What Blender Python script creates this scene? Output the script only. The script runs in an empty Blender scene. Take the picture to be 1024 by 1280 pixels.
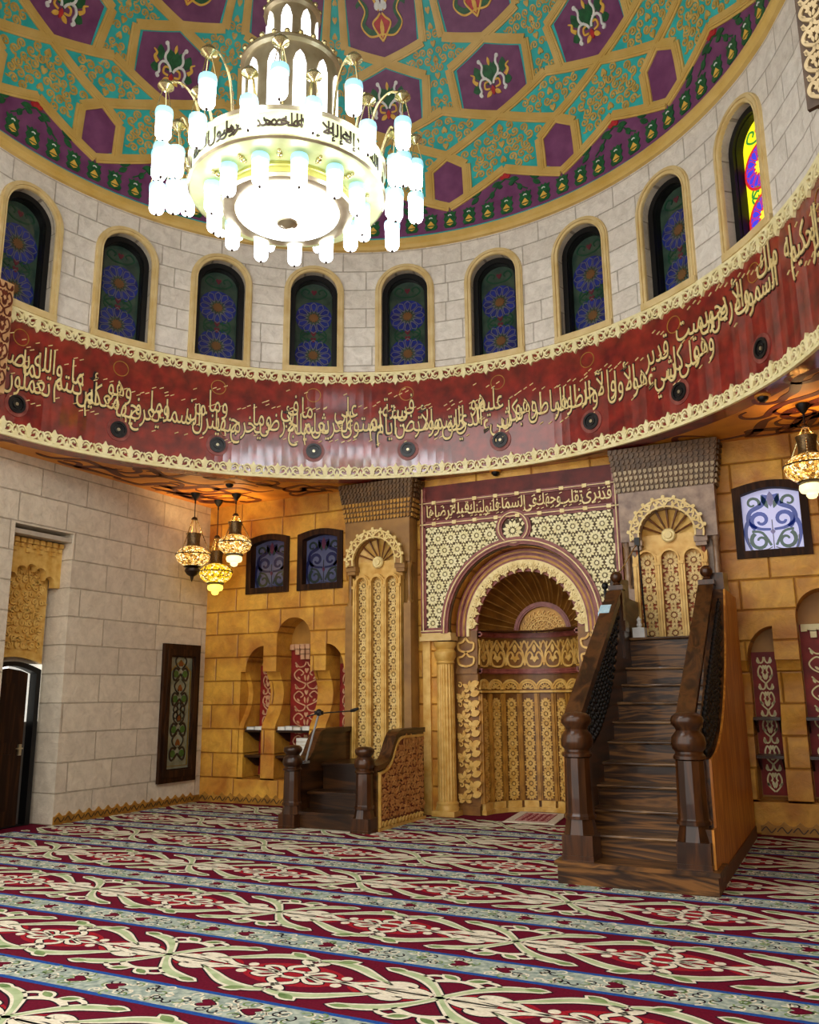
import bpy, math, random
from mathutils import Vector, Matrix
from mathutils.geometry import tessellate_polygon
random.seed(7)
S = bpy.context.scene
COL = S.collection
PI = math.pi
sin, cos, rad, deg = math.sin, math.cos, math.radians, math.degrees

# ---------------------------------------------------------------- room constants (metres)
CY = 6.449                    # drum axis is at x=0, y=CY
R = 4.679                     # drum radius
ZB, ZT, ZD = 4.732, 6.411, 8.444   # band bottom, band top, drum top
D = 11.248                    # back (qibla) wall plane
XL, XR = -5.198, 5.75         # left and right wall planes
DOME_Z = 8.772; RD = 4.690    # dome sphere centre height and radius
AZ0, DAZ = 175.27, -17.187    # drum window azimuths
C0 = 86.29; DC = 22.5         # dome pattern phase and column width
XM = 0.26                     # mihrab axis

# ---------------------------------------------------------------- materials
def lin(h):
    h = h.lstrip('#'); o = []
    for i in (0, 2, 4):
        c = int(h[i:i+2], 16)/255
        o.append(c/12.92 if c <= .04045 else ((c+.055)/1.055)**2.4)
    return o
def newmat(name):
    m = bpy.data.materials.new(name); m.use_nodes = True
    nt = m.node_tree; b = nt.nodes.get('Principled BSDF')
    return m, nt, b
def node(nt, t, **kw):
    n = nt.nodes.new(t)
    for k, v in kw.items():
        if k in n.inputs: n.inputs[k].default_value = v
        else: setattr(n, k, v)
    return n
def ramp(nt, fac, stops):
    r = nt.nodes.new('ShaderNodeValToRGB'); e = r.color_ramp.elements
    while len(e) < len(stops): e.new(.5)
    for k, (p, c) in enumerate(stops):
        e[k].position = p; e[k].color = (*c, 1)
    nt.links.new(fac, r.inputs['Fac']); return r.outputs['Color']
def bumpnode(nt, b, h, strength, dist=.01):
    bp = node(nt, 'ShaderNodeBump', Strength=strength, Distance=dist)
    nt.links.new(h, bp.inputs['Height']); nt.links.new(bp.outputs['Normal'], b.inputs['Normal'])
def mat(name, hexc, rough=.5, metal=0., var=.18, scale=6., bump=.15, dist=.01, hex2=None, emit=0., spec=.5, coat=0.):
    m, nt, b = newmat(name)
    c = lin(hexc); b.inputs['Roughness'].default_value = rough; b.inputs['Metallic'].default_value = metal
    b.inputs['Specular IOR Level'].default_value = spec
    b.inputs['Coat Weight'].default_value = coat
    tc = node(nt, 'ShaderNodeTexCoord')
    n = node(nt, 'ShaderNodeTexNoise', Scale=scale, Detail=5.)
    nt.links.new(tc.outputs['Object'], n.inputs['Vector'])
    lo = [x*(1-var) for x in c]; hi = [min(1, x*(1+var)) for x in c]
    if hex2: lo, hi = c, lin(hex2)
    out = ramp(nt, n.outputs['Fac'], [(.3, lo), (.7, hi)])
    nt.links.new(out, b.inputs['Base Color'])
    if bump: bumpnode(nt, b, n.outputs['Fac'], bump, dist)
    if emit:
        nt.links.new(out, b.inputs['Emission Color']); b.inputs['Emission Strength'].default_value = emit
    return m
def blocks(name, axes, c1, c2, mortar, bw, rh, rough=.6, bump=.6, ms=.012, blot=None, smooth=.6):
    """masonry: axes 'xz','yz' from object coordinates or 'uv'"""
    m, nt, b = newmat(name); b.inputs['Roughness'].default_value = rough
    tc = node(nt, 'ShaderNodeTexCoord')
    if axes == 'uv': vec = tc.outputs['UV']
    else:
        sp = node(nt, 'ShaderNodeSeparateXYZ'); nt.links.new(tc.outputs['Object'], sp.inputs[0])
        cb = node(nt, 'ShaderNodeCombineXYZ')
        nt.links.new(sp.outputs[axes[0].upper()], cb.inputs['X']); nt.links.new(sp.outputs[axes[1].upper()], cb.inputs['Y'])
        vec = cb.outputs[0]
    br = node(nt, 'ShaderNodeTexBrick', Scale=1.)
    br.offset = .42; br.squash = 1.35; br.squash_frequency = 3
    br.inputs['Mortar Size'].default_value = ms; br.inputs['Mortar Smooth'].default_value = smooth
    br.inputs['Brick Width'].default_value = bw; br.inputs['Row Height'].default_value = rh
    br.inputs['Color1'].default_value = (*lin(c1), 1); br.inputs['Color2'].default_value = (*lin(c2), 1)
    br.inputs['Mortar'].default_value = (*lin(mortar), 1); br.inputs['Bias'].default_value = -.1
    nt.links.new(vec, br.inputs['Vector'])
    n = node(nt, 'ShaderNodeTexNoise', Scale=7., Detail=9., Roughness=.7, Distortion=.5)
    nt.links.new(tc.outputs['Object'], n.inputs['Vector'])
    n2 = node(nt, 'ShaderNodeTexNoise', Scale=1.6, Detail=3., Distortion=.8)
    nt.links.new(tc.outputs['Object'], n2.inputs['Vector'])
    mx = node(nt, 'ShaderNodeMix', data_type='RGBA', blend_type='MULTIPLY'); mx.inputs['Factor'].default_value = .55
    nt.links.new(br.outputs['Color'], mx.inputs['A'])
    nt.links.new(ramp(nt, n.outputs['Fac'], [(.28, (.5, .47, .43)), (.62, (1, 1, 1))]), mx.inputs['B'])
    out = mx.outputs['Result']
    if blot:
        m2 = node(nt, 'ShaderNodeMix', data_type='RGBA', blend_type='MULTIPLY'); m2.inputs['Factor'].default_value = .8
        nt.links.new(out, m2.inputs['A'])
        nt.links.new(ramp(nt, n2.outputs['Fac'], [(.3, lin(blot)), (.62, (1, 1, 1))]), m2.inputs['B'])
        out = m2.outputs['Result']
    nt.links.new(out, b.inputs['Base Color'])
    ma = node(nt, 'ShaderNodeMath', operation='MULTIPLY_ADD'); ma.inputs[1].default_value = -.8
    nt.links.new(br.outputs['Fac'], ma.inputs[0]); nt.links.new(n.outputs['Fac'], ma.inputs[2])
    bumpnode(nt, b, ma.outputs[0], bump, .02)
    return m
def wood(name, dark, light, grain='x', rough=.35, freq=14., coat=.12):
    m, nt, b = newmat(name); b.inputs['Roughness'].default_value = rough; b.inputs['Coat Weight'].default_value = coat; b.inputs['Specular IOR Level'].default_value = .3
    tc = node(nt, 'ShaderNodeTexCoord'); mp = node(nt, 'ShaderNodeMapping')
    sc = {'x': (.12, 1, 1), 'y': (1, .12, 1), 'z': (1, 1, .12)}[grain]
    mp.inputs['Scale'].default_value = sc
    nt.links.new(tc.outputs['Object'], mp.inputs['Vector'])
    n = node(nt, 'ShaderNodeTexNoise', Scale=5., Detail=4., Distortion=1.2)
    nt.links.new(mp.outputs[0], n.inputs['Vector'])
    w = node(nt, 'ShaderNodeMath', operation='MULTIPLY'); w.inputs[1].default_value = freq
    nt.links.new(n.outputs['Fac'], w.inputs[0])
    fr = node(nt, 'ShaderNodeMath', operation='PINGPONG'); fr.inputs[1].default_value = 1.
    nt.links.new(w.outputs[0], fr.inputs[0])
    out = ramp(nt, fr.outputs[0], [(.12, lin(dark)), (.55, [(a*.6+c*.4) for a, c in zip(lin(dark), lin(light))]), (.95, lin(light))])
    nt.links.new(out, b.inputs['Base Color'])
    bumpnode(nt, b, fr.outputs[0], .08, .004)
    return m
def glow(name, hexc, strength):
    m, nt, b = newmat(name); c = lin(hexc)
    b.inputs['Base Color'].default_value = (*c, 1); b.inputs['Roughness'].default_value = .3
    b.inputs['Emission Color'].default_value = (*c, 1); b.inputs['Emission Strength'].default_value = strength
    return m

GOLD = mat('gilded plaster', '#c4933c', .42, .1, hex2='#e2bd6c', scale=9, bump=.15)
STRAP = mat('gold painted strapwork', '#c9a552', .45, 0, hex2='#dcbd72', scale=3, bump=.04)
GOLDLT = mat('pale gilt', '#d9c07c', .45, .05, hex2='#f0e0a4', scale=12, bump=.1)
GOLDDK = mat('antique gilt', '#8a5f22', .42, .2, hex2='#bd8a36', scale=7, bump=.25)
CREAM = mat('cream cut-out', '#e3d79b', .5, 0, hex2='#f4ecbd', scale=9, bump=.08)
FRAMEC = mat('cream moulding', '#cdb173', .5, 0, hex2='#e0cb96', scale=5, bump=.1)
REDMAR = mat('oxblood plaster', '#6a1612', .5, 0, hex2='#98281e', scale=5, bump=.05, spec=.3)
REDBAND = mat('polished red plaster', '#5e130e', .5, 0, hex2='#96281c', scale=6, bump=.006, coat=1., spec=.2)
REDBAND.node_tree.nodes['Principled BSDF'].inputs['Coat Roughness'].default_value = .1
REDBAND.node_tree.nodes['Principled BSDF'].inputs['Coat IOR'].default_value = 1.75
REDMOULD = mat('red moulding', '#6e2a24', .4, 0, hex2='#98544a', scale=10, bump=.2)
DARKBACK = mat('dark carved ground', '#2a1a0d', .7, 0, hex2='#4a3015', scale=12, bump=.1)
BROWNBACK = mat('red-brown carved ground', '#45190b', .6, 0, hex2='#642c14', scale=10, bump=.1)
PURPLE = mat('aubergine paint', '#6a3260', .5, 0, hex2='#824a76', scale=5, bump=.05)
TURQ = mat('turquoise paint', '#20a8a8', .5, 0, hex2='#38c6c6', scale=4, bump=.05)
LEAFG = mat('leaf green paint', '#12492b', .45, 0, hex2='#226b3c', scale=14, bump=.2)
YEL = mat('yellow paint', '#dca93a', .45, 0, hex2='#f0c860', scale=12, bump=.1)
WHITEP = mat('white paint', '#d8dcdc', .45, 0, hex2='#f0f2f0', scale=12, bump=.05)
REDP = mat('red paint', '#a81f24', .45, 0, hex2='#c9353a', scale=12, bump=.05)
STONE_L = blocks('pale stone blocks', 'yz', '#ddd1bb', '#d0c4b0', '#bdb09a', .78, .385, .62, 1., .010, None, .5)
STONE_D = blocks('white stone blocks', 'uv', '#f1ece2', '#e6dfd3', '#cbc2b4', .62, .31, .6, 1., .009, None, .5)
STONE_J = blocks('grey stone reveal', 'xz', '#c4bbaa', '#b5ac9c', '#8f8676', .6, .385, .65, .7, .010)
STONE_G = blocks('golden stone blocks', 'xz', '#e6b044', '#dba036', '#a8701f', .62, .37, .42, .8, .02, '#b57c30', 1.)
STONE_GY = blocks('golden stone blocks of jambs', 'yz', '#c08a34', '#ad7a2a', '#6e4716', .5, .37, .45, .5, .03, '#8a5f26', 1.)
AMBER = mat('amber ceiling paint', '#bf7420', .45, 0, hex2='#e69c34', scale=2.5, bump=.05)
FLAME = mat('dark red ceiling scroll', '#4a1a0c', .45, 0, hex2='#6a2812', scale=8, bump=.05)
PIERB = mat('brown gilt pier stone', '#7a5526', .42, .05, hex2='#a27738', scale=4, bump=.3)
MARB = mat('mottled brown marble', '#6a4d38', .3, 0, hex2='#a58a70', scale=9, bump=.2)
DWOOD = wood('dark stained oak', '#211208', '#42270f', 'x', .35, 7.)
DWOODZ = wood('dark stained oak upright', '#2a160b', '#4a2a12', 'z', .3, 6., .25)
DWOODY = wood('dark stained oak rail', '#2c190c', '#553418', 'y', .35, 6.)
STEPW = wood('oak step boards', '#2e1a0c', '#7c5226', 'x', .4, 13.)
SIDEW = wood('amber wood veneer', '#aa661e', '#cf8c34', 'z', .5, 10.)
FRAMEW = wood('dark brown window wood', '#241309', '#3e2410', 'z', .6, 8., 0.)
FRAMEW.node_tree.nodes['Principled BSDF'].inputs['Specular IOR Level'].default_value = .15
BLACKM = mat('black metal', '#0c0c0e', .45, .3, bump=.05)
SPEAK = mat('black speaker cone', '#101012', .35, 0, bump=.05)
BRASS = mat('polished brass', '#b8a870', .22, .9, hex2='#e2d8a8', scale=6, bump=.03)
CHAMP = mat('champagne metal', '#a89a7c', .3, .8, hex2='#cfc4a4', scale=5, bump=.03)
LIME = mat('pale green-gold enamel', '#c3c98a', .35, .25, hex2='#dfe3b0', scale=5, bump=.03)
LAMPGLASS = glow('lit white glass', '#f2f8ff', 11.)
LAMPBOWL = glow('lit bowl glass', '#fbfcff', 6.)
LAMPSLOT = glow('lit tower window', '#f4f8ff', 3.)
CAPBLUE = mat('pale blue glass collar', '#8fc6d8', .15, 0, bump=0, emit=.8)
DARKG = mat('dark lamp fitting', '#33261a', .4, .6, bump=.1)

# ---------------------------------------------------------------- mesh builder
class MB:
    def __init__(s): s.v = []; s.f = []; s.m = []; s.uv = None
    def add(s, vs, fs, m=0):
        o = len(s.v); s.v.extend(vs)
        for f in fs: s.f.append([i+o for i in f]); s.m.append(m)
    def quad(s, a, b, c, d, m=0): s.add([a, b, c, d], [(0, 1, 2, 3)], m)
    def box(s, x0, x1, y0, y1, z0, z1, m=0):
        vs = [(x, y, z) for x in (x0, x1) for y in (y0, y1) for z in (z0, z1)]
        s.add(vs, [(0, 1, 3, 2), (4, 6, 7, 5), (0, 4, 5, 1), (2, 3, 7, 6), (0, 2, 6, 4), (1, 5, 7, 3)], m)
    def relief(s, poly, F, h0, h1, m=0, back=False):
        n = len(poly)
        vs = [F(x, y, h1) for x, y in poly]+[F(x, y, h0) for x, y in poly]
        fs = [list(range(n))]+[[i, n+i, n+(i+1) % n, (i+1) % n] for i in range(n)]
        if back: fs.append(list(range(2*n-1, n-1, -1)))
        s.add(vs, fs, m)
    def plate(s, outer, holes, F, h0, h1, m=0, sides=True, back=True):
        """flat plate with holes; h1 is the front"""
        loops = [list(outer)]+[list(h) for h in holes]
        flat = [p for l in loops for p in l]
        tris = tessellate_polygon([[Vector((x, y, 0)) for x, y in l] for l in loops])
        n = len(flat)
        vs = [F(x, y, h1) for x, y in flat]+[F(x, y, h0) for x, y in flat]
        fs = [list(t) for t in tris]
        if back: fs += [[i+n for i in reversed(t)] for t in tris]
        if sides:
            o = 0
            for l in loops:
                k = len(l)
                for i in range(k):
                    a, b2 = o+i, o+(i+1) % k
                    fs.append([a, b2, b2+n, a+n])
                o += k
        s.add(vs, fs, m)
    def strip(s, pts, w, F, h0, h1, m=0, closed=False):
        """raised ribbon along pts; w is a number or list"""
        n = len(pts)
        if n < 2: return
        Ls, Rs = [], []
        for i in range(n):
            if closed: a, b2 = pts[i-1], pts[(i+1) % n]
            else: a, b2 = pts[max(0, i-1)], pts[min(n-1, i+1)]
            dx, dy = b2[0]-a[0], b2[1]-a[1]; l = math.hypot(dx, dy) or 1
            ww = (w[i] if isinstance(w, (list, tuple)) else w)/2
            nx, ny = -dy/l*ww, dx/l*ww
            Ls.append((pts[i][0]+nx, pts[i][1]+ny)); Rs.append((pts[i][0]-nx, pts[i][1]-ny))
        vs = [F(*p, h1) for p in Ls]+[F(*p, h1) for p in Rs]+[F(*p, h0) for p in Ls]+[F(*p, h0) for p in Rs]
        fs = []
        for i in range(n if closed else n-1):
            j = (i+1) % n
            fs += [(i, n+i, n+j, j), (i, j, 2*n+j, 2*n+i), (n+i, 3*n+i, 3*n+j, n+j)]
        if not closed:
            fs += [(0, 2*n, 3*n, n), (n-1, 2*n-1, 4*n-1, 3*n-1)]
        s.add(vs, fs, m)
    def lathe(s, prof, c=(0, 0, 0), n=24, m=0, a0=0., cap=True):
        vs, fs = [], []
        k = len(prof)
        for i in range(n):
            a = a0+2*PI*i/n
            for r, z in prof: vs.append((c[0]+r*cos(a), c[1]+r*sin(a), c[2]+z))
        for i in range(n):
            j = (i+1) % n
            for t in range(k-1): fs.append((i*k+t, j*k+t, j*k+t+1, i*k+t+1))
        if cap:
            if prof[0][0] > 1e-5: fs.append([i*k for i in reversed(range(n))])
            if prof[-1][0] > 1e-5: fs.append([i*k+k-1 for i in range(n)])
        s.add(vs, fs, m)
    def tube(s, pts, r, n=8, m=0):
        pts = [Vector(p) for p in pts]; vs, fs = [], []
        up = Vector((0, 0, 1)); prev = None
        for i, p in enumerate(pts):
            d = (pts[min(i+1, len(pts)-1)]-pts[max(i-1, 0)]).normalized()
            if prev is None:
                x = d.cross(up)
                if x.length < 1e-3: x = d.cross(Vector((1, 0, 0)))
            else: x = prev-d*prev.dot(d)
            x.normalize(); prev = x; y = d.cross(x)
            rr = r[i] if isinstance(r, (list, tuple)) else r
            for k in range(n):
                a = 2*PI*k/n; q = p+x*cos(a)*rr+y*sin(a)*rr; vs.append(q[:])
        for i in range(len(pts)-1):
            for k in range(n):
                l = (k+1) % n
                fs.append((i*n+k, i*n+l, (i+1)*n+l, (i+1)*n+k))
        fs.append(list(reversed(range(n)))); fs.append([(len(pts)-1)*n+k for k in range(n)])
        s.add(vs, fs, m)
    def ball(s, c, r, n=14, m=0, sz=1.):
        s.lathe([(r*sin(PI*i/8), -r*cos(PI*i/8)*sz) for i in range(9)], c, n, m, cap=False)
    def extend(s, o, f=lambda p: p, moff=0):
        k = len(s.v); s.v.extend(f(p) for p in o.v)
        for fa, m in zip(o.f, o.m): s.f.append([i+k for i in fa]); s.m.append(m+moff)

WLOC = {}
def finish(name, mb, mats, parent=None, origin=None, smooth=False, uvf=None):
    base = WLOC[parent.name] if parent else Vector(origin or (0, 0, 0))
    me = bpy.data.meshes.new(name)
    b = tuple(base)
    me.from_pydata([(v[0]-b[0], v[1]-b[1], v[2]-b[2]) for v in mb.v], [], mb.f)
    if not isinstance(mats, (list, tuple)): mats = [mats]
    for m in mats: me.materials.append(m)
    if len(mats) > 1: me.polygons.foreach_set('material_index', mb.m)
    if uvf:
        uv = me.uv_layers.new(name='UVMap')
        for l in me.loops: uv.data[l.index].uv = uvf(mb.v[l.vertex_index])
    if smooth:
        me.polygons.foreach_set('use_smooth', [True]*len(me.polygons))
        try: me.set_sharp_from_angle(angle=rad(38))
        except Exception: pass
    me.update()
    o = bpy.data.objects.new(name, me); COL.objects.link(o)
    if parent: o.parent = parent
    else: o.location = base
    WLOC[o.name] = base
    return o
def empty(name, loc):
    o = bpy.data.objects.new(name, None); o.location = loc; o.empty_display_size = .1
    COL.objects.link(o); WLOC[o.name] = Vector(loc); return o
def tag(o, label=None, cat=None, group=None, kind=None):
    if label: o['label'] = label
    if cat: o['category'] = cat
    if group: o['group'] = group
    if kind: o['kind'] = kind
    return o
def struct(o, label=None): return tag(o, label, None, None, 'structure')
def dup(o, loc=None, rotz=None, parent=None):
    c = o.copy(); COL.objects.link(c)
    if parent: c.parent = parent
    if loc is not None: c.location = loc
    if rotz is not None: c.rotation_euler = (0, 0, rotz)
    WLOC[c.name] = Vector(loc) if (loc is not None and not parent) else WLOC[(parent or o).name]
    for ch in list(o.children): dup(ch, parent=c)
    return c

# ---------------------------------------------------------------- surface maps: (x right, y up, h towards the viewer)
def wallmap(y0): return lambda x, y, h: (x, y0-h, y)                 # on a wall facing the camera
def leftmap(x0): return lambda x, y, h: (x0+h, x, y)                 # x is world y, on the left wall
def floormap(z0=0.): return lambda x, y, h: (x, y, z0+h)
def ceilmap(z0): return lambda x, y, h: (x, y, z0-h)
def cyl(az0, z0=0., r0=R):
    def F(x, y, h):
        a = rad(az0)-x/r0
        return ((r0-h)*cos(a), CY+(r0-h)*sin(a), z0+y)
    return F
KX = 1.74
def domep(u0, l0=0.):
    """metric map on the dome centred at column u0 and latitude l0 (degrees)"""
    def F(x, y, h):
        l = rad(l0)+y/RD; k = cos(rad(l0))*RD
        a = rad(C0+DC*u0)-x/k
        r = RD-h
        return (r*cos(l)*cos(a), CY+r*cos(l)*sin(a), DOME_Z+r*sin(l))
    return F
def domeul(u0=0.):
    def F(x, y, h):       # x metric = u*KX (grows to the left), y metric = lat*RD
        a = rad(C0+DC*u0)+x/KX*rad(DC); l = y/RD; r = RD-h
        return (r*cos(l)*cos(a), CY+r*cos(l)*sin(a), DOME_Z+r*sin(l))
    return F
# ---------------------------------------------------------------- 2D ornament
def spline(P, n=6, closed=False):
    out = []; N = len(P)
    for i in range(N if closed else N-1):
        if closed: a, b, c, d = P[i-1], P[i], P[(i+1) % N], P[(i+2) % N]
        else: a, b, c, d = P[max(0, i-1)], P[i], P[i+1], P[min(N-1, i+2)]
        for k in range(n):
            t = k/n; t2 = t*t; t3 = t2*t
            out.append(tuple(.5*(2*b[j]+(c[j]-a[j])*t+(2*a[j]-5*b[j]+4*c[j]-d[j])*t2+(3*b[j]-a[j]-3*c[j]+d[j])*t3) for j in range(len(b))))
    if not closed: out.append(tuple(P[-1]))
    return out
def arc(cx, cy, r, a0, a1, n=24, ry=None):
    ry = ry or r
    return [(cx+r*cos(rad(a0+(a1-a0)*i/n)), cy+ry*sin(rad(a0+(a1-a0)*i/n))) for i in range(n+1)]
def circle(cx, cy, r, n=24): return arc(cx, cy, r, 0, 360*(n-1)/n, n-1)
def spiral(cx, cy, r0, r1, a0, turn, n=14):
    return [(cx+(r0+(r1-r0)*i/n)*cos(a0+turn*i/n), cy+(r0+(r1-r0)*i/n)*sin(a0+turn*i/n)) for i in range(n+1)]
def leaf(x, y, a, L, W, n=5):
    p = []
    for i in range(n+1):
        t = i/n; p.append((t*L, W/2*sin(PI*t)**.8))
    for i in range(n-1, 0, -1):
        t = i/n; p.append((t*L, -W/2*sin(PI*t)**.8))
    c, s_ = cos(a), sin(a)
    return [(x+q[0]*c-q[1]*s_, y+q[0]*s_+q[1]*c) for q in p]
def heart(x, y, a, s):
    P = [(0, -1), (.55, -.35), (.8, .25), (.55, .7), (.2, .6), (0, .35), (-.2, .6), (-.55, .7), (-.8, .25), (-.55, -.35)]
    c, s_ = cos(a), sin(a)
    return [(x+s*(p[0]*c-p[1]*s_), y+s*(p[0]*s_+p[1]*c)) for p in spline(P, 3, True)]
def archpoly(x0, x1, z0, zs, n=16, ry=None):
    r = (x1-x0)/2; c = (x0+x1)/2
    return [(x0, z0), (x1, z0)]+arc(c, zs, r, 0, 180, n, ry)
def inside(p, poly):
    x, y = p; r = False; n = len(poly)
    for i in range(n):
        x1, y1 = poly[i]; x2, y2 = poly[i-1]
        if (y1 > y) != (y2 > y) and x < (x2-x1)*(y-y1)/(y2-y1)+x1: r = not r
    return r
def clearance(p, poly):
    d = 1e9; x, y = p; n = len(poly)
    for i in range(n):
        x1, y1 = poly[i-1]; x2, y2 = poly[i]
        dx, dy = x2-x1, y2-y1; L = dx*dx+dy*dy or 1e-9
        t = max(0, min(1, ((x-x1)*dx+(y-y1)*dy)/L))
        d = min(d, math.hypot(x-x1-t*dx, y-y1-t*dy))
    return d
def daisy(mb, x, y, r, F, h0, h1, n=10, ok=None, m=0):
    for k in range(n):
        a = 2*PI*(k+.5)/n
        if ok and not ok((x+cos(a)*r*.75, y+sin(a)*r*.75)): continue
        mb.relief(leaf(x+cos(a)*r*.3, y+sin(a)*r*.3, a, r*.72, r*.36, 3), F, h0, h1, m)
    if not ok or ok((x, y)): mb.relief(circle(x, y, r*.24, 8), F, h0, h1, m)
def lattice(mb, x0, x1, y0, y1, s, F, h0, h1, ok=None, m=0, n=10):
    row = 0; dy = s*.866; y = y0+s*.4
    while y < y1+s*.3:
        x = x0+s*.45-(s/2 if row % 2 else 0)
        while x < x1+s*.3:
            f = (lambda p: x0 <= p[0] <= x1 and y0 <= p[1] <= y1 and (ok is None or ok(p)))
            daisy(mb, x, y, s*.49, F, h0, h1, n, f, m)
            for k in range(2):          # little kites between the flowers
                q = (x, y+(s*.58 if k else -s*.58))
                if f(q): mb.relief([(q[0]-s*.09, q[1]), (q[0], q[1]-s*.12), (q[0]+s*.09, q[1]), (q[0], q[1]+s*.12)], F, h0, h1, m)
            x += s
        y += dy; row += 1
def scrollstrip(mb, x0, x1, y0, y1, F, h0, h1, per=.42, m=0, w=.022):
    """vertical vine with mirrored curls, palmettes and hearts"""
    c = (x0+x1)/2; hw = (x1-x0)/2-.012
    n = max(1, round((y1-y0)/per)); per = (y1-y0)/n
    for k in range(n):
        b = y0+k*per
        for s_ in (1, -1):
            X = lambda t: c+s_*t*hw
            mb.strip(spline([(X(.05), b), (X(.75), b+per*.2), (X(.95), b+per*.45), (X(.6), b+per*.66), (X(.25), b+per*.5), (X(.45), b+per*.38)], 5), w, F, h0, h1, m)
            mb.strip(spline([(X(.9), b+per*.98), (X(.6), b+per*.78), (X(.2), b+per*.82), (X(.05), b+per)], 5), w, F, h0, h1, m)
            mb.relief(leaf(X(.5), b+per*.2, rad(90-s_*50), per*.2, per*.09), F, h0, h1, m)
            mb.relief(leaf(X(.75), b+per*.74, rad(90-s_*20), per*.2, per*.1), F, h0, h1, m)
            mb.relief(leaf(X(.08), b+per*.12, rad(90-s_*10), per*.3, per*.1), F, h0, h1, m)
        mb.relief(heart(c, b+per*.62, 0, min(hw*.4, per*.13)), F, h0, h1, m)
def curlfill(mb, poly, F, h0, h1, s=.165, w=.02, margin=.075, m=0, axis=0.):
    """fills a cell that is mirror-symmetric about x=axis with paired curls"""
    ys = [p[1] for p in poly]; xs = [p[0] for p in poly]
    y = min(ys)+s*.3; row = 0
    while y < max(ys):
        x = s*(.5 if row % 2 == 0 else 1.0)
        while axis+x < max(xs):
            for sg in (1, -1):
                q = (axis+sg*x, y)
                if inside(q, poly):
                    c = clearance(q, poly)
                    if c > margin:
                        r = min(s*.47, c-.012)
                        a = (row*1.3+x*9)
                        pts = spiral(0, 0, r, r*.22, a, 2*PI*1.25, 13)
                        pts = [(q[0]+sg*p[0], q[1]+p[1]) for p in pts]
                        mb.strip(pts, [w*(1-.35*i/13) for i in range(14)], F, h0, h1, m)
                        e = pts[-1]; mb.relief(circle(e[0], e[1], w*.8, 6), F, h0, h1+.003, m)
                        mb.relief(leaf(pts[0][0], pts[0][1], (a+.6) if sg > 0 else PI-(a+.6), s*.42, s*.17, 3), F, h0, h1, m)
            x += s
        q = (axis, y)
        if row % 2 == 1 and inside(q, poly) and clearance(q, poly) > margin*.9:
            mb.relief(heart(axis, y, 0 if row % 4 == 1 else PI, s*.42), F, h0, h1+.006, m)
        y += s*.84; row += 1
# ---------------------------------------------------------------- Arabic lettering (shaped to presentation forms)
AR = {}
_c = 0xFE80
for ch, nf in zip('ءآأؤإئابةتثجحخدذرزسشصضطظعغفقكلمنهوىي', (1, 2, 2, 2, 2, 4, 2, 4, 2, 4, 4, 4, 4, 4, 2, 2, 2, 2, 4, 4, 4, 4, 4, 4, 4, 4, 4, 4, 4, 4, 4, 4, 4, 2, 2, 4)):
    AR[ch] = (_c, nf); _c += nf
def shape(word):
    out = []; i = 0; prevjoin = False
    while i < len(word):
        ch = word[i]
        if ch == 'ل' and i+1 < len(word) and word[i+1] in 'اأإآ':
            base = {'آ': 0xFEF5, 'أ': 0xFEF7, 'إ': 0xFEF9, 'ا': 0xFEFB}[word[i+1]]
            out.append(chr(base+(1 if prevjoin else 0))); prevjoin = False; i += 2; continue
        base, nf = AR[ch]
        nxt = i+1 < len(word) and AR[word[i+1]][1] > 1 and nf == 4
        if nf == 1: f = 0
        elif nf == 2: f = 1 if prevjoin else 0
        else: f = (3 if nxt else 1) if prevjoin else (2 if nxt else 0)
        out.append(chr(base+f)); prevjoin = nxt; i += 1
    return ''.join(reversed(out))
def textmesh(word, thick=.0, raw=False):
    c = bpy.data.curves.new('lettering', 'FONT'); c.body = word if raw else shape(word); c.size = 1.; c.extrude = .5; c.offset = thick; c.resolution_u = 3
    o = bpy.data.objects.new('lettering', c); COL.objects.link(o)
    dg = bpy.context.evaluated_depsgraph_get(); dg.update()
    me = bpy.data.meshes.new_from_object(o.evaluated_get(dg))
    vs = [tuple(v.co) for v in me.vertices]; fs = [tuple(p.vertices) for p in me.polygons]
    bpy.data.objects.remove(o); bpy.data.curves.remove(c); bpy.data.meshes.remove(me)
    xs = [v[0] for v in vs] or [0]
    return vs, fs, min(xs), max(xs)
def write(mb, word, x, y, F, sx, sy, h0, h1, m=0, width=None, thick=.008):
    """word centred at (x,y)"""
    vs, fs, a, b = textmesh(word, thick)
    if width: sx = width/(b-a)
    cx = (a+b)/2
    mb.add([F(x+(v[0]-cx)*sx, y+v[1]*sy, h1 if v[2] > 0 else h0) for v in vs], fs, m)
    return (b-a)*sx
# ================================================================ floor and carpet
C_MAR = mat('maroon carpet pile', '#560820', .95, 0, hex2='#6c0e2a', scale=60, bump=.3, dist=.004, spec=.1)
C_RED = mat('bright red carpet pile', '#86121f', .95, 0, hex2='#a6222e', scale=60, bump=.3, dist=.004, spec=.1)
C_CRM = mat('cream carpet pile', '#cfc6ae', .95, 0, hex2='#e6dfca', scale=50, bump=.3, dist=.004, spec=.1)
C_GRN = mat('sage carpet pile', '#93a678', .95, 0, hex2='#bcc7a0', scale=9, bump=.3, dist=.004, spec=.1)
C_DKG = mat('moss carpet pile', '#56703f', .95, 0, hex2='#8ba06c', scale=12, bump=.3, dist=.004, spec=.1)
C_OUT = mat('dark outline pile', '#1c1420', .95, 0, hex2='#2c2028', scale=60, bump=.2, dist=.004, spec=.1)
C_BLU = mat('blue carpet pile', '#1a3f86', .95, 0, hex2='#23519c', scale=60, bump=.3, dist=.004, spec=.1)
C_BAND = mat('pale scroll carpet pile', '#6c7f7a', .95, 0, hex2='#b8c0b0', scale=22, bump=.3, dist=.004, spec=.1)
fl = MB(); fl.box(XL-.6, XR+.3, -1.2, 12.6, -.2, -.004)
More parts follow.
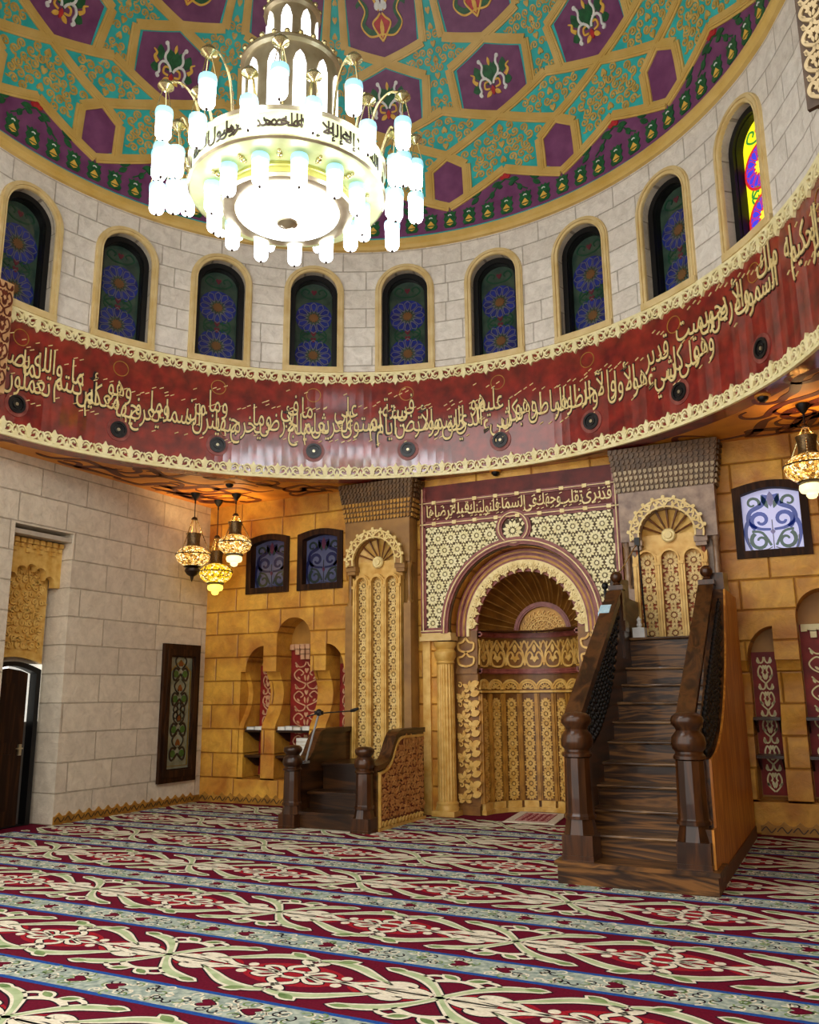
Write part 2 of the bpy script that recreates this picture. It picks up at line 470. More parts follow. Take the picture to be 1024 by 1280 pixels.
struct(finish('floor', fl, C_MAR), 'bare maroon floor under the patterned carpet and in the mihrab niche')

FM = floormap(0.)
def carpet():
    unit = MB()     # one flower-to-flower repeat, centred on the flower, x -.95...95
    PX = .95
    def Q(f):
        for sx in (1, -1):
            for sy in (1, -1): f(lambda p: (p[0]*sx, p[1]*sy))
    def vine(P, W, g=True, n=5):
        pw = spline([(p[0], p[1], w) for p, w in zip(P, W)], n)
        def dr(T):
            c = [T(p) for p in pw]
            unit.strip(c, [p[2]*1.25+.018 for p in pw], FM, .0005, .0016, 4)
            unit.strip(c, [p[2]*1.18 for p in pw], FM, .0005, .0022, 2)
            if g: unit.strip(c[1:-1], [max(.004, p[2]*.8-.012) for p in pw][1:-1], FM, .0005, .0028, 3)
        Q(dr)
    def lf(x, y, a, L, W, fill=7):
        def dr(T):
            for e, h, m in ((.02, .0017, 4), (.008, .0024, 2), (-.014, .003, fill)):
                unit.relief([T(p) for p in leaf(x-cos(a)*e, y-sin(a)*e, a, L+2*e, W+2*e, 5)], FM, .0005, h, m)
        Q(dr)
    # red grounds enclosed by the vines
    unit.relief([p for p in arc(0, 0, .34, 0, 357, 30, .22)], FM, .0003, .001, 1)
    for s in (1, -1):
        unit.relief([(s*p[0], p[1]) for p in arc(.64, 0, .26, 0, 357, 30, .17)], FM, .0003, .001, 1)
    # long leaf vines round the flower
    vine([(0., .33), (.13, .36), (.3, .31), (.47, .19), (.62, .09)], [.05, .085, .085, .06, .014])
    lf(.1, .35, rad(28), .17, .1)
    # vine over the palmette running into the crossing
    vine([(.47, .37), (.6, .36), (.74, .29), (.86, .15), (PX, 0)], [.03, .085, .085, .055, .05])
    lf(.44, .4, rad(-8), .16, .085)
    vine([(.78, .27), (.88, .335), (PX, .34)], [.03, .05, .03], g=False)
    lf(.8, .43, rad(-30), .15, .085)
    vine([(.7, .33), (.76, .39), (.84, .4)], [.02, .03, .02], g=False)
    # palmette
    vine([(.34, .0), (.46, .035), (.57, .10), (.66, .14), (.73, .13), (.74, .085)], [.03, .04, .06, .075, .06, .03], g=False)
    vine([(.5, .03), (.6, .045), (.7, .075), (.8, .06), (.9, .02)], [.03, .035, .05, .06, .03], g=False)
    vine([(.62, .0), (.74, .012), (.88, .0)], [.02, .04, .02], g=False)
    # flower
    vine([(.0, .065), (.06, .055), (.1, .0)], [.03, .03, .03], g=False)
    vine([(.05, .055), (.085, .13), (.0, .215)], [.022, .036, .04], g=False)
    vine([(.09, .045), (.16, .11), (.235, .085), (.17, .035), (.1, .008)], [.02, .03, .028, .022, .014], g=False)
    vine([(.11, .0), (.22, .035), (.34, .0)], [.02, .022, .02], g=False)
    vine([(.0, .22), (.07, .29), (.02, .34)], [.05, .05, .04], g=False)
    Q(lambda T: unit.relief([T(p) for p in circle(.33, .075, .035, 10)], FM, .0005, .0024, 2))
    # guard band between two rows: blue edges and scroll ground
    g = MB()
    def gb(y0, y1, h, m): g.quad(*[FM(x, y, h) for x, y in ((-PX, y0), (PX, y0), (PX, y1), (-PX, y1))], m)
    gb(-.165, .165, .001, 5); gb(-.128, .128, .0016, 6)
    for k in range(4):
        x = -PX+PX/4+k*PX/2; s = 1 if k % 2 else -1
        x += s*.09
        for e, h, m in ((.022, .002, 2), (.010, .0026, 4), (0, .003, 0)):
            g.relief(heart(x, 0, s*PI/2, .06+e), FM, .0005, h, m)
    rnd = random.Random(3)
    for k in range(120):
        x = rnd.uniform(-PX+.05, PX-.05); y = rnd.uniform(-.1, .1)
        g.strip(spiral(x, y, .04, .01, rnd.uniform(0, 6), rnd.choice((4.5, -4.5)), 8), .011, FM, .0005, .0022, rnd.choice((4, 2, 2, 2, 7)))
    C = MB()
    C.quad((XL, -1.2, 0), (XR, -1.2, 0), (XR, 11.2, 0), (XL, 11.2, 0), 0)
    for k in range(-2, 6):
        yb = 4.02+1.21*k
        for j in range(-4, 4):
            xo = 1.09+1.9*j
            for src, yy, ky in ((g, yb, 1.), (unit, yb+.605, .86)):
                if yy > 11.2: continue
                C_o = len(C.v)
                C.v.extend((v[0]+xo, v[1]*ky+yy, v[2]) for v in src.v)
                for f, m in zip(src.f, src.m):
                    cx = sum(src.v[i][0] for i in f)/len(f)+xo; cy_ = sum(src.v[i][1] for i in f)/len(f)*ky+yy
                    if XL+.02 < cx < XR-.02 and cy_ < 11.2: C.f.append([i+C_o for i in f]); C.m.append(m)
    C.v = [(min(max(v[0], XL), XR), min(v[1], 11.22), v[2]) for v in C.v]
    o = finish('carpet', C, [C_MAR, C_RED, C_CRM, C_GRN, C_OUT, C_BLU, C_BAND, C_DKG])
    tag(o, 'fitted maroon carpet with rows of cream and green floral scrolls and blue edged bands', 'carpet')
carpet()

# ================================================================ back wall with niches and windows
NL = [(-4.37, -4.03, 'l'), (-3.78, -3.15, 'c'), (-2.87, -2.55, 'r')]
NR = [(3.11, 3.42, 'l'), (3.69, 4.32, 'c'), (4.59, 4.92, 'r')]
Z0, ZS = .38, 1.99       # niche bottom, shoulder height
def nichehole(N):
    (a0, a1, _), (b0, b1, _), (c0, c1, _) = N
    m = (b0+b1)/2
    o = [(a0-.09, Z0), (c1+.09, Z0), (c1+.09, ZS), (c1, ZS)]
    o += [(c0+(c1-c0)*cos(rad(t)), ZS+.4*sin(rad(t))) for t in range(0, 91, 10)]
    o += [(c0, ZS), (b1, ZS)]+arc(m, 2.5, (b1-b0)/2, 0, 180, 16)+[(b0, ZS), (a1, ZS)]
    o += [(a1-(a1-a0)*cos(rad(t)), ZS+.4*sin(rad(t))) for t in range(90, -1, -10)]
    o += [(a0-.09, ZS)]
    return o
def seg(x0, x1, z0, z1, rise=.07):
    return [(x0, z0), (x1, z0)]+[(x1+(x0-x1)*t/10, z1-rise+rise*sin(PI*t/10)) for t in range(11)]
WG = [(-4.38, -3.59), (-3.39, -2.60), (3.12, 3.94), (4.14, 4.95)]
WZ = (3.24, 4.16)
mihole = [(XM-1.26, 0), (XM-1.26, 2.4), (XM-1.05, 2.4)]+[(XM+1.05*cos(rad(180-t)), 2.52+1.1*sin(rad(t))) for t in range(0, 181, 6)]+[(XM+1.05, 2.4), (XM+1.26, 2.4), (XM+1.26, 0)]
wb = MB()
outer = [(XL-.4, 0), mihole[0]]+mihole[1:-1]+[mihole[-1], (XR+.3, 0), (XR+.3, 4.8), (XL-.4, 4.8)]
wb.plate(outer, [nichehole(NL), nichehole(NR)]+[seg(a, b, *WZ) for a, b in WG], wallmap(D), -.42, 0)
struct(finish('wall_back', wb, [STONE_G]), 'golden stone block wall with arched book niches and small windows')
pb = MB()
PROF = [(Z0-.02, 0), (1.12, 0), (1.2, .03), (1.32, .12), (1.5, .2), (1.65, .225), (1.8, .2), (1.92, .13), (ZS, .1)]
for N in (NL, NR):
    for x0, x1 in ((N[0][1], N[1][0]), (N[1][1], N[2][0]), (N[0][0]-.1, N[0][0]), (N[2][1], N[2][1]+.1)):
        P = [(D+y, z) for z, y in PROF]+[(D+.42, ZS), (D+.42, Z0-.02)]
        n = len(P); vs = [(x0, *p) for p in P]+[(x1, *p) for p in P]
        pb.add(vs, [list(range(n)), list(range(2*n-1, n-1, -1))]+[[i, n+i, n+(i+1) % n, (i+1) % n] for i in range(n)])
struct(finish('trim_1', pb, STONE_G, smooth=True), 'scooped golden piers between the book niches')
bk = MB(); bk.box(XL-.4, XR+.3, D+.42, D+.5, Z0-.3, 3.05)
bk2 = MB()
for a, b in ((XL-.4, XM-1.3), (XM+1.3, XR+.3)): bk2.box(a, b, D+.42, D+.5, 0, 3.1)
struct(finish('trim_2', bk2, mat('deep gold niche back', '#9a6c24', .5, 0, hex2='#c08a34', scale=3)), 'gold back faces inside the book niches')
# niche fittings: carved back panel and dark shelves
COPPER = mat('copper scroll', '#c08a60', .5, 0, hex2='#d8ac84', scale=9)
Fx = lambda x, y, h: (h, x, y)
def niche(x0, x1, tall, shelves, scroll, label):
    root = empty('book_niche', ((x0+x1)/2, D+.2, Z0)); tag(root, label, 'niche', 'arched book niches')
    FW = wallmap(D+.41); top = 2.42 if tall else 2.1
    a, b = x0+.01, x1-.01; c = (x0+x1)/2
    p = MB(); p.relief([(a, Z0+.02), (b, Z0+.02), (b, top), (a, top)], FW, 0, .012, 0); cp_ = finish('carved_panel', p, REDMAR, root)
    p = MB(); scrollstrip(p, a+.05, b-.05, Z0+.06, top-(.28 if tall else .06), FW, .012, .026, .34, 0, .018); finish('scrollwork', p, scroll, cp_)
    if tall:
        p = MB(); p.box(c-.28, c+.28, D+.36, D+.398, top-.07, top-.0)
        for r_, cnt in ((0, 6), (1, 4), (2, 2)):
            for j in range(cnt):
                xx = c+(j-(cnt-1)/2)*.1
                p.box(xx-.035, xx+.035, D+.33, D+.397, top-.09-.075*r_, top-.005-.075*r_)
        finish('stalactite_drops', p, scroll, cp_)
    for z in shelves:
        m = MB(); m.box(x0+.005, x1-.005, D+.03, D+.39, z-.035, z); sh = finish('shelf', m, DWOOD, root)
        P = [(D+.06, z-.035), (D+.385, z-.035), (D+.385, z-.19), (D+.3, z-.17), (D+.16, z-.09)]
        for xx in (x0+.012, x1-.032): m = MB(); m.plate(P, [], Fx, xx, xx+.02); finish('bracket', m, DWOOD, sh)
for (x0, x1, k), l in zip(NL, ('narrow shelved niche left of the tall niche, nearest the white side wall', 'tall arched book niche with a red panel between the white wall and left pier', 'narrow shelved niche half hidden behind the small wooden pulpit')):
    niche(x0, x1, k == 'c', (1.10, .72), COPPER, l)
for (x0, x1, k), l in zip(NR, ('narrow niche with a red scroll panel right of the staircase pulpit', 'tall arched niche cut by the right edge of the picture', 'narrow niche beyond the right edge of the picture')):
    niche(x0, x1, k == 'c', (1.32, .88), CREAM, l)
def window(n, x0, x1, lit, label):
    root = empty('window_%d' % n, ((x0+x1)/2, D, WZ[0])); struct(root, label)
    F = wallmap(D)
    fr = MB(); o = seg(x0-.02, x1+.02, WZ[0]-.02, WZ[1]+.02); i = seg(x0+.075, x1-.075, WZ[0]+.075, WZ[1]-.07)
    fr.plate(o, [i], F, -.16, .03); finish('window_frame', fr, FRAMEW, root)
    g = MB(); FG = wallmap(D+.1)
    g.relief(seg(x0+.06, x1-.06, WZ[0]+.06, WZ[1]-.05), FG, -.01, 0, 0)
    c = (x0+x1)/2; z = WZ[0]
    for s in (1, -1):
        sp = lambda cx, cz, r0, a0, t, m, w: g.strip([(c+s*(p[0]), z+p[1]) for p in spiral(cx, cz, r0, r0*.25, a0, t, 18)], [w*(1-.5*k/18) for k in range(19)], FG, 0, .006, m)
        sp(.13, .46, .12, rad(-60), 7, 1, .06); sp(.15, .2, .115, rad(60), -7, 2, .05)
        sp(.21, .68, .085, rad(200), -6, 2, .04)
        g.strip([(c+s*x, z+y) for x, y in spline([(.02, .34), (.16, .36), (.27, .45), (.24, .58), (.1, .66), (.06, .78)], 5)], [.03+.0014*k for k in range(26)], FG, 0, .006, 1)
        g.strip([(c+s*x, z+y) for x, y in spline([(.02, .12), (.1, .09), (.26, .1), (.29, .25)], 5)], .012, FG, 0, .006, 3)
        g.relief(leaf(c+s*.03, z+.6, rad(90-s*22), .2, .06), FG, 0, .006, 2); g.strip([(c+s*x, z+y) for x, y in spline([(.26, .1), (.31, .25), (.3, .4), (.22, .52)], 5)], [.03+.002*k for k in range(16)], FG, 0, .005, 1); g.strip([(c+s*x, z+y) for x, y in spline([(.03, .14), (.12, .3), (.24, .33)], 5)], .03, FG, 0, .005, 2)
    g.strip([(c, z+.1), (c, z+.3), (c, z+.46)], .01, FG, 0, .006, 3); g.relief([(c, z+.27), (c+.03, z+.31), (c, z+.35), (c-.03, z+.31)], FG, 0, .007, 4); g.relief(leaf(c, z+.62, rad(90), .2, .08), FG, 0, .006, 4)
    if lit: ms = [glow('daylit lavender glass', '#b4b6dc', .55), mat('cobalt glass paint', '#33489c', .2, bump=0, emit=.25), mat('bottle green glass paint', '#3a5a52', .2, bump=0, emit=.15), mat('grey lead paint', '#5a6068', .3, bump=0), mat('violet glass paint', '#8a86c0', .3, bump=0)]
    else: ms = [mat('dusky blue glass', '#34375c', .12, 0, hex2='#585e74', scale=2, bump=0, emit=.12), mat('navy glass paint', '#1b2048', .2, bump=0), mat('slate glass paint', '#22302f', .2, bump=0), mat('grey lead paint', '#20242a', .3, bump=0), mat('plum glass paint', '#4c1c3c', .3, bump=0)]
    finish('glazing', g, ms, root)
window(10, *WG[0], 0, 'small arched window with dark blue scrolled glass next to the hanging lamps')
window(11, *WG[1], 0, 'small arched window with dark blue scrolled glass next to the carved pier')
window(12, *WG[2], 1, 'small arched window with bright lavender scrolled glass above the staircase pulpit side')
window(13, *WG[3], 1, 'outer small arched window with bright lavender scrolled glass')

# ================================================================ left wall with recess, ceiling
RY0, RY1, RZ = 7.44, 8.39, 3.82
wl = MB()
wl.plate([(3.5, 0), (RY0, 0), (RY0, RZ), (RY1, RZ), (RY1, 0), (D+.4, 0), (D+.4, 4.8), (3.5, 4.8)], [], leftmap(XL), -.42, 0)
struct(finish('wall_left', wl, STONE_L), 'white stone block wall with a door recess')
wr = MB(); wr.box(XR, XR+.3, -1.2, D+.4, 0, 4.8); struct(finish('wall_right', wr, STONE_GY), 'golden stone side wall')  # unseen wall, lengthened past the camera to block light from the right
ce = MB()
RC_ = R+.01; aR, aL = -21.4, 190.
ca = [(RC_*cos(rad(aR+(aL-aR)*k/120)), CY+RC_*sin(rad(aR+(aL-aR)*k/120))) for k in range(121)]
ce.plate([(XR+.3, ca[0][1]), (XR+.3, D+.5), (XL-.4, D+.5), (XL-.4, ca[-1][1])]+list(reversed(ca)), [], ceilmap(ZB+.005), -.06, 0)
co = finish('ceiling', ce, AMBER); struct(co, 'amber painted flat ceiling round the drum')
fs = MB(); FC = ceilmap(ZB+.005)
rnd = random.Random(11)
for (a0, a1, rr0, rr1, cnt) in ((112, 178, 4.95, 6.9, 44), (-4, 70, 4.95, 6.6, 44), (74, 112, 4.74, 4.82, 4)):
    for k in range(cnt):
        a = rnd.uniform(a0, a1); r0 = rnd.uniform(rr0, rr1); L = rnd.uniform(9, 20); w = rnd.uniform(.06, .13)
        P = []; ph = rnd.uniform(0, 6); am = rnd.uniform(.08, .2) if rr1 > 5 else .02
        for t in range(11):
            q = a+L*(t/10-.5); r_ = r0+am*sin(ph+t*.9)*(1-.03*t)
            P.append((r_*cos(rad(q)), CY+r_*sin(rad(q))))
        sp_ = rnd.choice((1, -1))
        if rr1 > 5: P += [(P[-1][0]+.16*(cos(h_)-1)*sp_, P[-1][1]+.16*sin(h_)) for h_ in (.8, 1.6, 2.5, 3.4, 4.2)]
        P = [p for p in P if XL+.1 < p[0] < XR-.1 and p[1] < D-.08 and math.hypot(p[0], p[1]-CY) > R+.06]
        if len(P) > 4:
            P = spline(P, 3); n = len(P)
            fs.strip(P, [w*sin(PI*(i+.3)/(n+.3))+.012 for i in range(n)], FC, 0, .006)
finish('painted_scroll', fs, FLAME, co)
# skirting with a scalloped top
def skirting(nm, F, x0, x1, label):
    b = MB(); b.relief([(x0, 0), (x1, 0), (x1, .1), (x0, .1)], F, 0, .022, 0)
    n = int((x1-x0)/.17)
    for k in range(n):
        c = x0+.085+k*.17
        b.relief([(c-.08, .1), (c-.05, .105), (c, .15), (c+.05, .105), (c+.08, .1)], F, 0, .018, 0)
        b.strip(spline([(c-.08, .04), (c-.03, .09), (c, .06), (c+.03, .03), (c+.08, .08)], 4), .012, F, .022, .03, 1)
    struct(finish(nm, b, [GOLDDK, mat('dark skirting scroll', '#4a3010', .5)]), label)
skirting('baseboard_left', leftmap(XL), RY1, D-.02, 'gilt scalloped skirting along the white wall')
skirting('baseboard_back', wallmap(D), XL+.03, -2.4, 'gilt scalloped skirting under the book niches')
skirting('baseboard_right', wallmap(D), 3.1, XR, 'gilt scalloped skirting beyond the staircase pulpit')

# ================================================================ door recess
XB = XL-.42
rc = MB()
rc.box(XB-.1, XB, RY0-.3, RY1+.3, 2.06, 4.0)
struct(finish('trim_3', rc, STONE_J), 'stone back of the door recess')
hp = empty('gilt_door_hood', (XL-.2, 7.92, 3.0)); tag(hp, 'gold carved hood with a cusped arch above the dark door in the white wall', 'carved panel')
FH = leftmap(XL-.2)
h = MB()
cus = []
for k in range(5):
    c = RY0+.1+.75*(k+.5)/5; zz = 3.1+.2*sin(PI*(k+.5)/5)
    cus += [(c+.075*cos(rad(t)), zz+.06*sin(rad(t))) for t in (180, 150, 120, 90, 60, 30, 0)]
h.plate([(RY0, 3.08), (RY0+.1, 3.08)]+cus+[(RY1-.1, 3.08), (RY1, 3.08), (RY1, 3.68), (RY0, 3.68)], [], FH, -.1, 0)
finish('hood', h, GOLD, hp)
h = MB()
for k in range(9):
    y = RY0+.06+k*.103
    h.box(XL-.2, XL-.14, y-.035, y+.035, 3.62, 3.68); h.box(XL-.2, XL-.155, y-.02, y+.02, 3.56, 3.61)
    if k % 2: h.box(XL-.2, XL-.165, y-.03, y+.03, 3.5, 3.55)
finish('crenellation', h, GOLD, hp)
h = MB(); h.box(XL-.4, XL-.02, RY0, RY1, 3.7, 3.76); finish('cornice', h, mat('grey lintel stone', '#b0a594', .6), hp)
h = MB(); FP = leftmap(XL-.34)
h.plate([(RY0, 2.06)]+[(RY0+.87*t/10, 2.06+.08*sin(PI*t/10)) for t in range(11)]+[(RY0+.87, 3.66), (RY0, 3.66)], [], FP, -.06, 0, 0)
cp = [(RY0+.03, 2.16), (RY0+.84, 2.16), (RY0+.84, 3.5), (RY0+.03, 3.5)]
curlfill(h, cp, FP, 0, .03, .115, .026, .04, 0, axis=RY0+.43)
finish('carved_panel', h, GOLD, hp)
dr = empty('door_1', (XB+.05, 7.9, 0)); struct(dr, 'dark brown arched door standing slightly ajar in the white wall')
h = MB(); FD = leftmap(XB+.06)
ao = lambda e: [(RY0+.87*t/12+(e if t == 0 else (-e if t == 12 else 0)), 1.96+.12*sin(PI*t/12)-e) for t in range(13)]
h.plate([(RY0, 0)]+[(RY0+.87, 0)]+list(reversed([(RY0+.87*t/12, 1.98+.1*sin(PI*t/12)) for t in range(13)])), [[(RY0+.06, .01)]+[(RY0+.80, .01)]+list(reversed([(RY0+.06+.74*t/12, 1.93+.09*sin(PI*t/12)) for t in range(13)]))], FD, -.1, .03)
finish('door_frame', h, BLACKM, dr)
h = MB(); FD = leftmap(XB+.03)
h.plate([(RY0+.05, .01), (RY0+.71, .01), (RY0+.71, 1.93), (RY0+.6, 1.965), (RY0+.4, 1.99), (RY0+.05, 1.93)], [], FD, -.05, 0)
h.box(XB+.03, XB+.045, RY0+.1, RY0+.55, .2, .9); h.box(XB+.03, XB+.045, RY0+.1, RY0+.55, 1.05, 1.8)
lf_ = finish('door_leaf', h, FRAMEW, dr)
h = MB(); h.box(XB+.03, XB+.06, RY0+.64, RY0+.68, .88, 1.02); h.tube([(XB+.05, RY0+.66, .97), (XB+.1, RY0+.66, .97), (XB+.1, RY0+.56, .97)], .01)
finish('door_handle', h, CHAMP, lf_)
h = MB(); h.box(XB-.12, XB-.1, RY0+.5, RY1+.1, 1.3, 2.08); struct(finish('trim_4', h, glow('daylight beyond the door', '#e4e2d8', .8)), 'daylight seen through the gap of the door')
h = MB(); h.box(XB-.14, XB-.1, RY0-.2, RY1+.1, 0, 1.3); struct(finish('trim_5', h, mat('grey outer jamb', '#4c4a48', .6)), 'grey lower part of the gap beyond the door')

# framed stained glass on the left wall
sw = empty('stained_glass_panel', (XL, 10.66, .34)); tag(sw, 'tall narrow dark brown framed panel of green and amber scrolled glass on the white wall', 'glass panel')
h = MB(); FL = leftmap(XL); y0, y1, z0, z1 = 10.25, 11.07, .34, 2.42
h.plate([(y0, z0), (y1, z0), (y1, z1), (y0, z1)], [[(y0+.15, z0+.2), (y1-.15, z0+.2), (y1-.15, z1-.2), (y0+.15, z1-.2)]], FL, 0, .06)
h.plate([(y0+.06, z0+.08), (y1-.06, z0+.08), (y1-.06, z1-.08), (y0+.06, z1-.08)], [[(y0+.13, z0+.18), (y1-.13, z0+.18), (y1-.13, z1-.18), (y0+.13, z1-.18)]], FL, .05, .085)
finish('frame', h, FRAMEW, sw)
h = MB(); c = (y0+y1)/2
h.relief([(y0+.14, z0+.19), (y1-.14, z0+.19), (y1-.14, z1-.19), (y0+.14, z1-.19)], FL, .0, .02, 0)
h.strip([(y0+.18, z0+.24), (y1-.18, z0+.24), (y1-.18, z1-.42), (c, z1-.25), (y0+.18, z1-.42)], .03, FL, .02, .026, 3, True)
for k, zz in enumerate((.42, .78, 1.24, 1.62)):
    z = z0+zz
    for s in (1, -1):
        T = lambda P: [(c+s*x, z+y) for x, y in P]
        if k == 2 or k == 1 and False:
            pass
        h.strip(T(spline([(0, 0), (.12, -.1), (.17, 0), (.12, .09), (.04, .06)], 5)), .028, FL, .02, .03, 1)
        h.relief(T(circle(.1, 0, .055, 10)), FL, .02, .028, 2)
        h.strip(T(spline([(.02, .08), (.1, .14), (.12, .22), (.03, .3)], 5)), .02, FL, .02, .03, 1)
    h.relief(heart(c, z+.16, PI, .06), FL, .02, .03, 4)
for k in range(6):
    a = PI/6+k*PI/3; h.strip(circle(c+.09*cos(a), z0+1.04+.09*sin(a), .05, 10), .016, FL, .02, .032, 1, True)
finish('glazing', h, [mat('grey green glass', '#5f6a58', .12, 0, hex2='#8d9484', scale=5, bump=0, spec=.8), mat('dark lead line', '#17140f', .4, bump=0), mat('green glass', '#2f5a26', .15, bump=0), mat('amber border glass', '#7a6630', .2, bump=0), mat('brown glass', '#6a3a18', .2, bump=0)], sw)

# ================================================================ drum: red inscription band
bd = MB(); n = 150
prof = [(R+.25, ZB), (R, ZB), (R, ZT), (R+.1, ZT)]
A0_, A1_ = -21.6, 200
for k in range(n):
    c0, c1 = rad(A0_+(A1_-A0_)*k/n), rad(A0_+(A1_-A0_)*(k+1)/n)
    for q0, q1 in zip(prof, prof[1:]): bd.quad(*[(r_*cos(c_), CY+r_*sin(c_), z_) for c_, (r_, z_) in ((c0, q0), (c1, q0), (c1, q1), (c0, q1))])
band = finish('trim_6', bd, REDBAND, smooth=True); struct(band, 'polished red band with gold Arabic inscription round the drum')
def crown(zbase, sgn):
    u = MB(); W = 2*PI*R/84; hw = W/2
    for i in range(84):
        az = i*360/84+1.2
        if not (az < 199 or az > 341): continue
        F0 = cyl(az)
        F = lambda x, y, h: F0(x, zbase+sgn*y, h)
        u.strip([(-hw, .018), (0, .018), (hw, .018)], .04, F, -.01, .03)
        u.relief([(0, .225), (-.026, .175), (-.05, .165), (-.03, .135), (-.036, .09), (-.016, .04), (.016, .04), (.036, .09), (.03, .135), (.05, .165), (.026, .175)], F, 0, .036)
        for s in (1, -1):
            T = lambda P: [(s*x, y) for x, y in P]
            u.strip(T(spline([(.02, .05), (.075, .055), (.115, .085), (.11, .125), (.08, .135), (.065, .11)], 4)), [.027-.0006*k for k in range(21)], F, 0, .03)
            u.strip(T(spline([(hw, .05), (.14, .07), (.135, .12), (hw-.01, .16)], 4)), .022, F, 0, .03)
            u.strip(T(spline([(.03, .12), (.06, .165), (.1, .17), (.135, .145)], 4)), .02, F, 0, .028)
            u.relief(T([(hw, .03), (hw-.045, .035), (hw-.02, .07), (hw, .12)]), F, 0, .034)
    return u
finish('crown_frieze', crown(ZB+.0, 1), CREAM, band)
finish('crown_frieze', crown(ZT-.02, -1), CREAM, band)
WORDS = [('العزيز', 20.5, 5.72), ('الحكيم', 25.2, 5.84), ('له', 29.2, 5.93), ('ملك', 34.3, 6.0), ('السموت', 37.2, 5.78), ('والأرض', 43.0, 5.84), ('يحيى', 46.6, 5.90), ('ويميت', 50.4, 5.88), ('وهو', 49.0, 5.56), ('على', 52.1, 5.5), ('كل', 54.9, 5.52), ('شيء', 57.7, 5.46), ('قدير', 58.4, 5.74), ('هو', 62.0, 5.5), ('الأول', 65.6, 5.52), ('والآخر', 70.0, 5.57), ('والظاهر', 74.4, 5.5), ('والباطن', 79.3, 5.52), ('وهو', 83.9, 5.58), ('بكل', 86.6, 5.5), ('شيء', 89.3, 5.43), ('عليم', 90.6, 5.72), ('هو', 92.9, 5.76), ('الذي', 94.7, 5.52), ('خلق', 97.4, 5.48), ('السموت', 100.4, 5.53), ('والأرض', 104.3, 5.53), ('في', 106.5, 5.8), ('ستة', 108.5, 5.74), ('أيام', 110.0, 5.5), ('ثم', 112.0, 5.6), ('استوى', 114.7, 5.56), ('على', 117.5, 5.78), ('العرش', 120.2, 5.55), ('يعلم', 122.9, 5.52), ('ما', 124.6, 5.76), ('يلج', 126.3, 5.5), ('في', 127.8, 5.79), ('الأرض', 129.7, 5.54), ('وما', 132.7, 5.6), ('يخرج', 135.6, 5.48), ('منها', 138.8, 5.46), ('وما', 140.6, 5.74), ('ينزل', 142.7, 5.48), ('من', 144.5, 5.66), ('السماء', 147.4, 5.5), ('وما', 150.8, 5.58), ('يعرج', 153.4, 5.46), ('فيها', 156.2, 5.44), ('وهو', 157.9, 5.72), ('معكم', 160.8, 5.52), ('أين', 163.4, 5.55), ('ما', 165.2, 5.74), ('كنتم', 166.6, 5.6), ('والله', 170.2, 5.78), ('بما', 172.9, 5.66), ('تعملون', 173.6, 5.46), ('بصير', 176.2, 5.74)]
tx = MB(); rnd = random.Random(5)
for w, a, z in WORDS:
    z -= .10
    write(tx, w, 0, z, cyl(a, 0), .235, .46, -.002, .018, 0, None, -.004); write(tx, w, 0, z, cyl(a, 0), .235, .46, -.002, .006, 1, None, .03)  # wider dark copy beneath paints a relief shadow round each letter
    n = len(w)
    for k in range(n):     # vowel strokes over and under the words
        x = (k-(n-1)/2)*.08+rnd.uniform(-.02, .02); zz = z+rnd.choice((-.13, .36, .40))+rnd.uniform(-.02, .02)
        tx.strip([(x-.026, zz-.012), (x+.026, zz+.014)], .011, cyl(a), 0, .012)
finish('calligraphy', tx, [GOLDLT, mat('dark red letter shadow rim', '#1e0605', .5, 0, bump=0)], band)
cr = MB()
for i in range(-1, 11): cr.strip(circle(0, 6.03, .105, 32), .011, cyl(AZ0+i*DAZ-.2), -.001, .006, 0, True)
finish('ring_outline', cr, GOLDDK, band)
# loudspeakers let into the band
for i in range(10):
    az = AZ0+i*DAZ-.4; F = cyl(az, 5.156); p = F(0, 0, 0)
    root = empty('loudspeaker', p)
    m = MB(); m.strip(circle(0, 0, .135, 32), .05, F, -.01, .012, 0, True); finish('mounting_ring', m, REDMOULD, root)
    m = MB(); m.strip(circle(0, 0, .10, 32), .03, F, -.01, .03, 0, True)
    for r_, h_ in ((.072, .014), (.045, .02)): m.strip(circle(0, 0, r_, 24), .016, F, -.01, h_, 0, True)
    m.relief(circle(0, 0, .1, 28), F, -.01, .004, 0); finish('cone', m, SPEAK, root)
    m = MB(); m.relief(circle(0, 0, .022, 14), F, 0, .026, 0); finish('dust_cap', m, CHAMP, root)
    names = ['leftmost black loudspeaker of the red band, beside the amber carved strip', 'second round black loudspeaker in the red band, right of the leftmost one', 'third black loudspeaker from the left in the red band, above the hanging lamp cluster', 'fourth black loudspeaker from the left in the red band, under the window left of centre', 'fifth black loudspeaker from the left in the red band, above the left carved pier', 'sixth black loudspeaker from the left in the red band, above the mihrab inscription', 'seventh black loudspeaker in the red band, above the left edge of the right pier', 'eighth black loudspeaker in the red band, second from the right hand edge', 'rightmost black loudspeaker in view on the red band, over the amber ceiling scrolls', 'black loudspeaker beyond the right hand end of the visible red band']
    tag(root, names[i], 'loudspeaker', 'loudspeakers in the red band')
# amber painted strip at the left end of the band
m = MB(); F = cyl(179.3)
m.relief([(-.12, 5.2), (.12, 5.2), (.12, 6.62), (-.12, 6.62)], F, -.05, .1, 0)
scrollstrip(m, -.12, .12, 5.25, 6.6, F, .1, .108, .3, 1, .02)
tag(finish('carved_strip', m, [mat('amber carved stone', '#b98a58', .5, 0, hex2='#d8b080', scale=8), FLAME]), 'upright amber strip with dark scrolls at the far left end of the red band', 'carved strip')

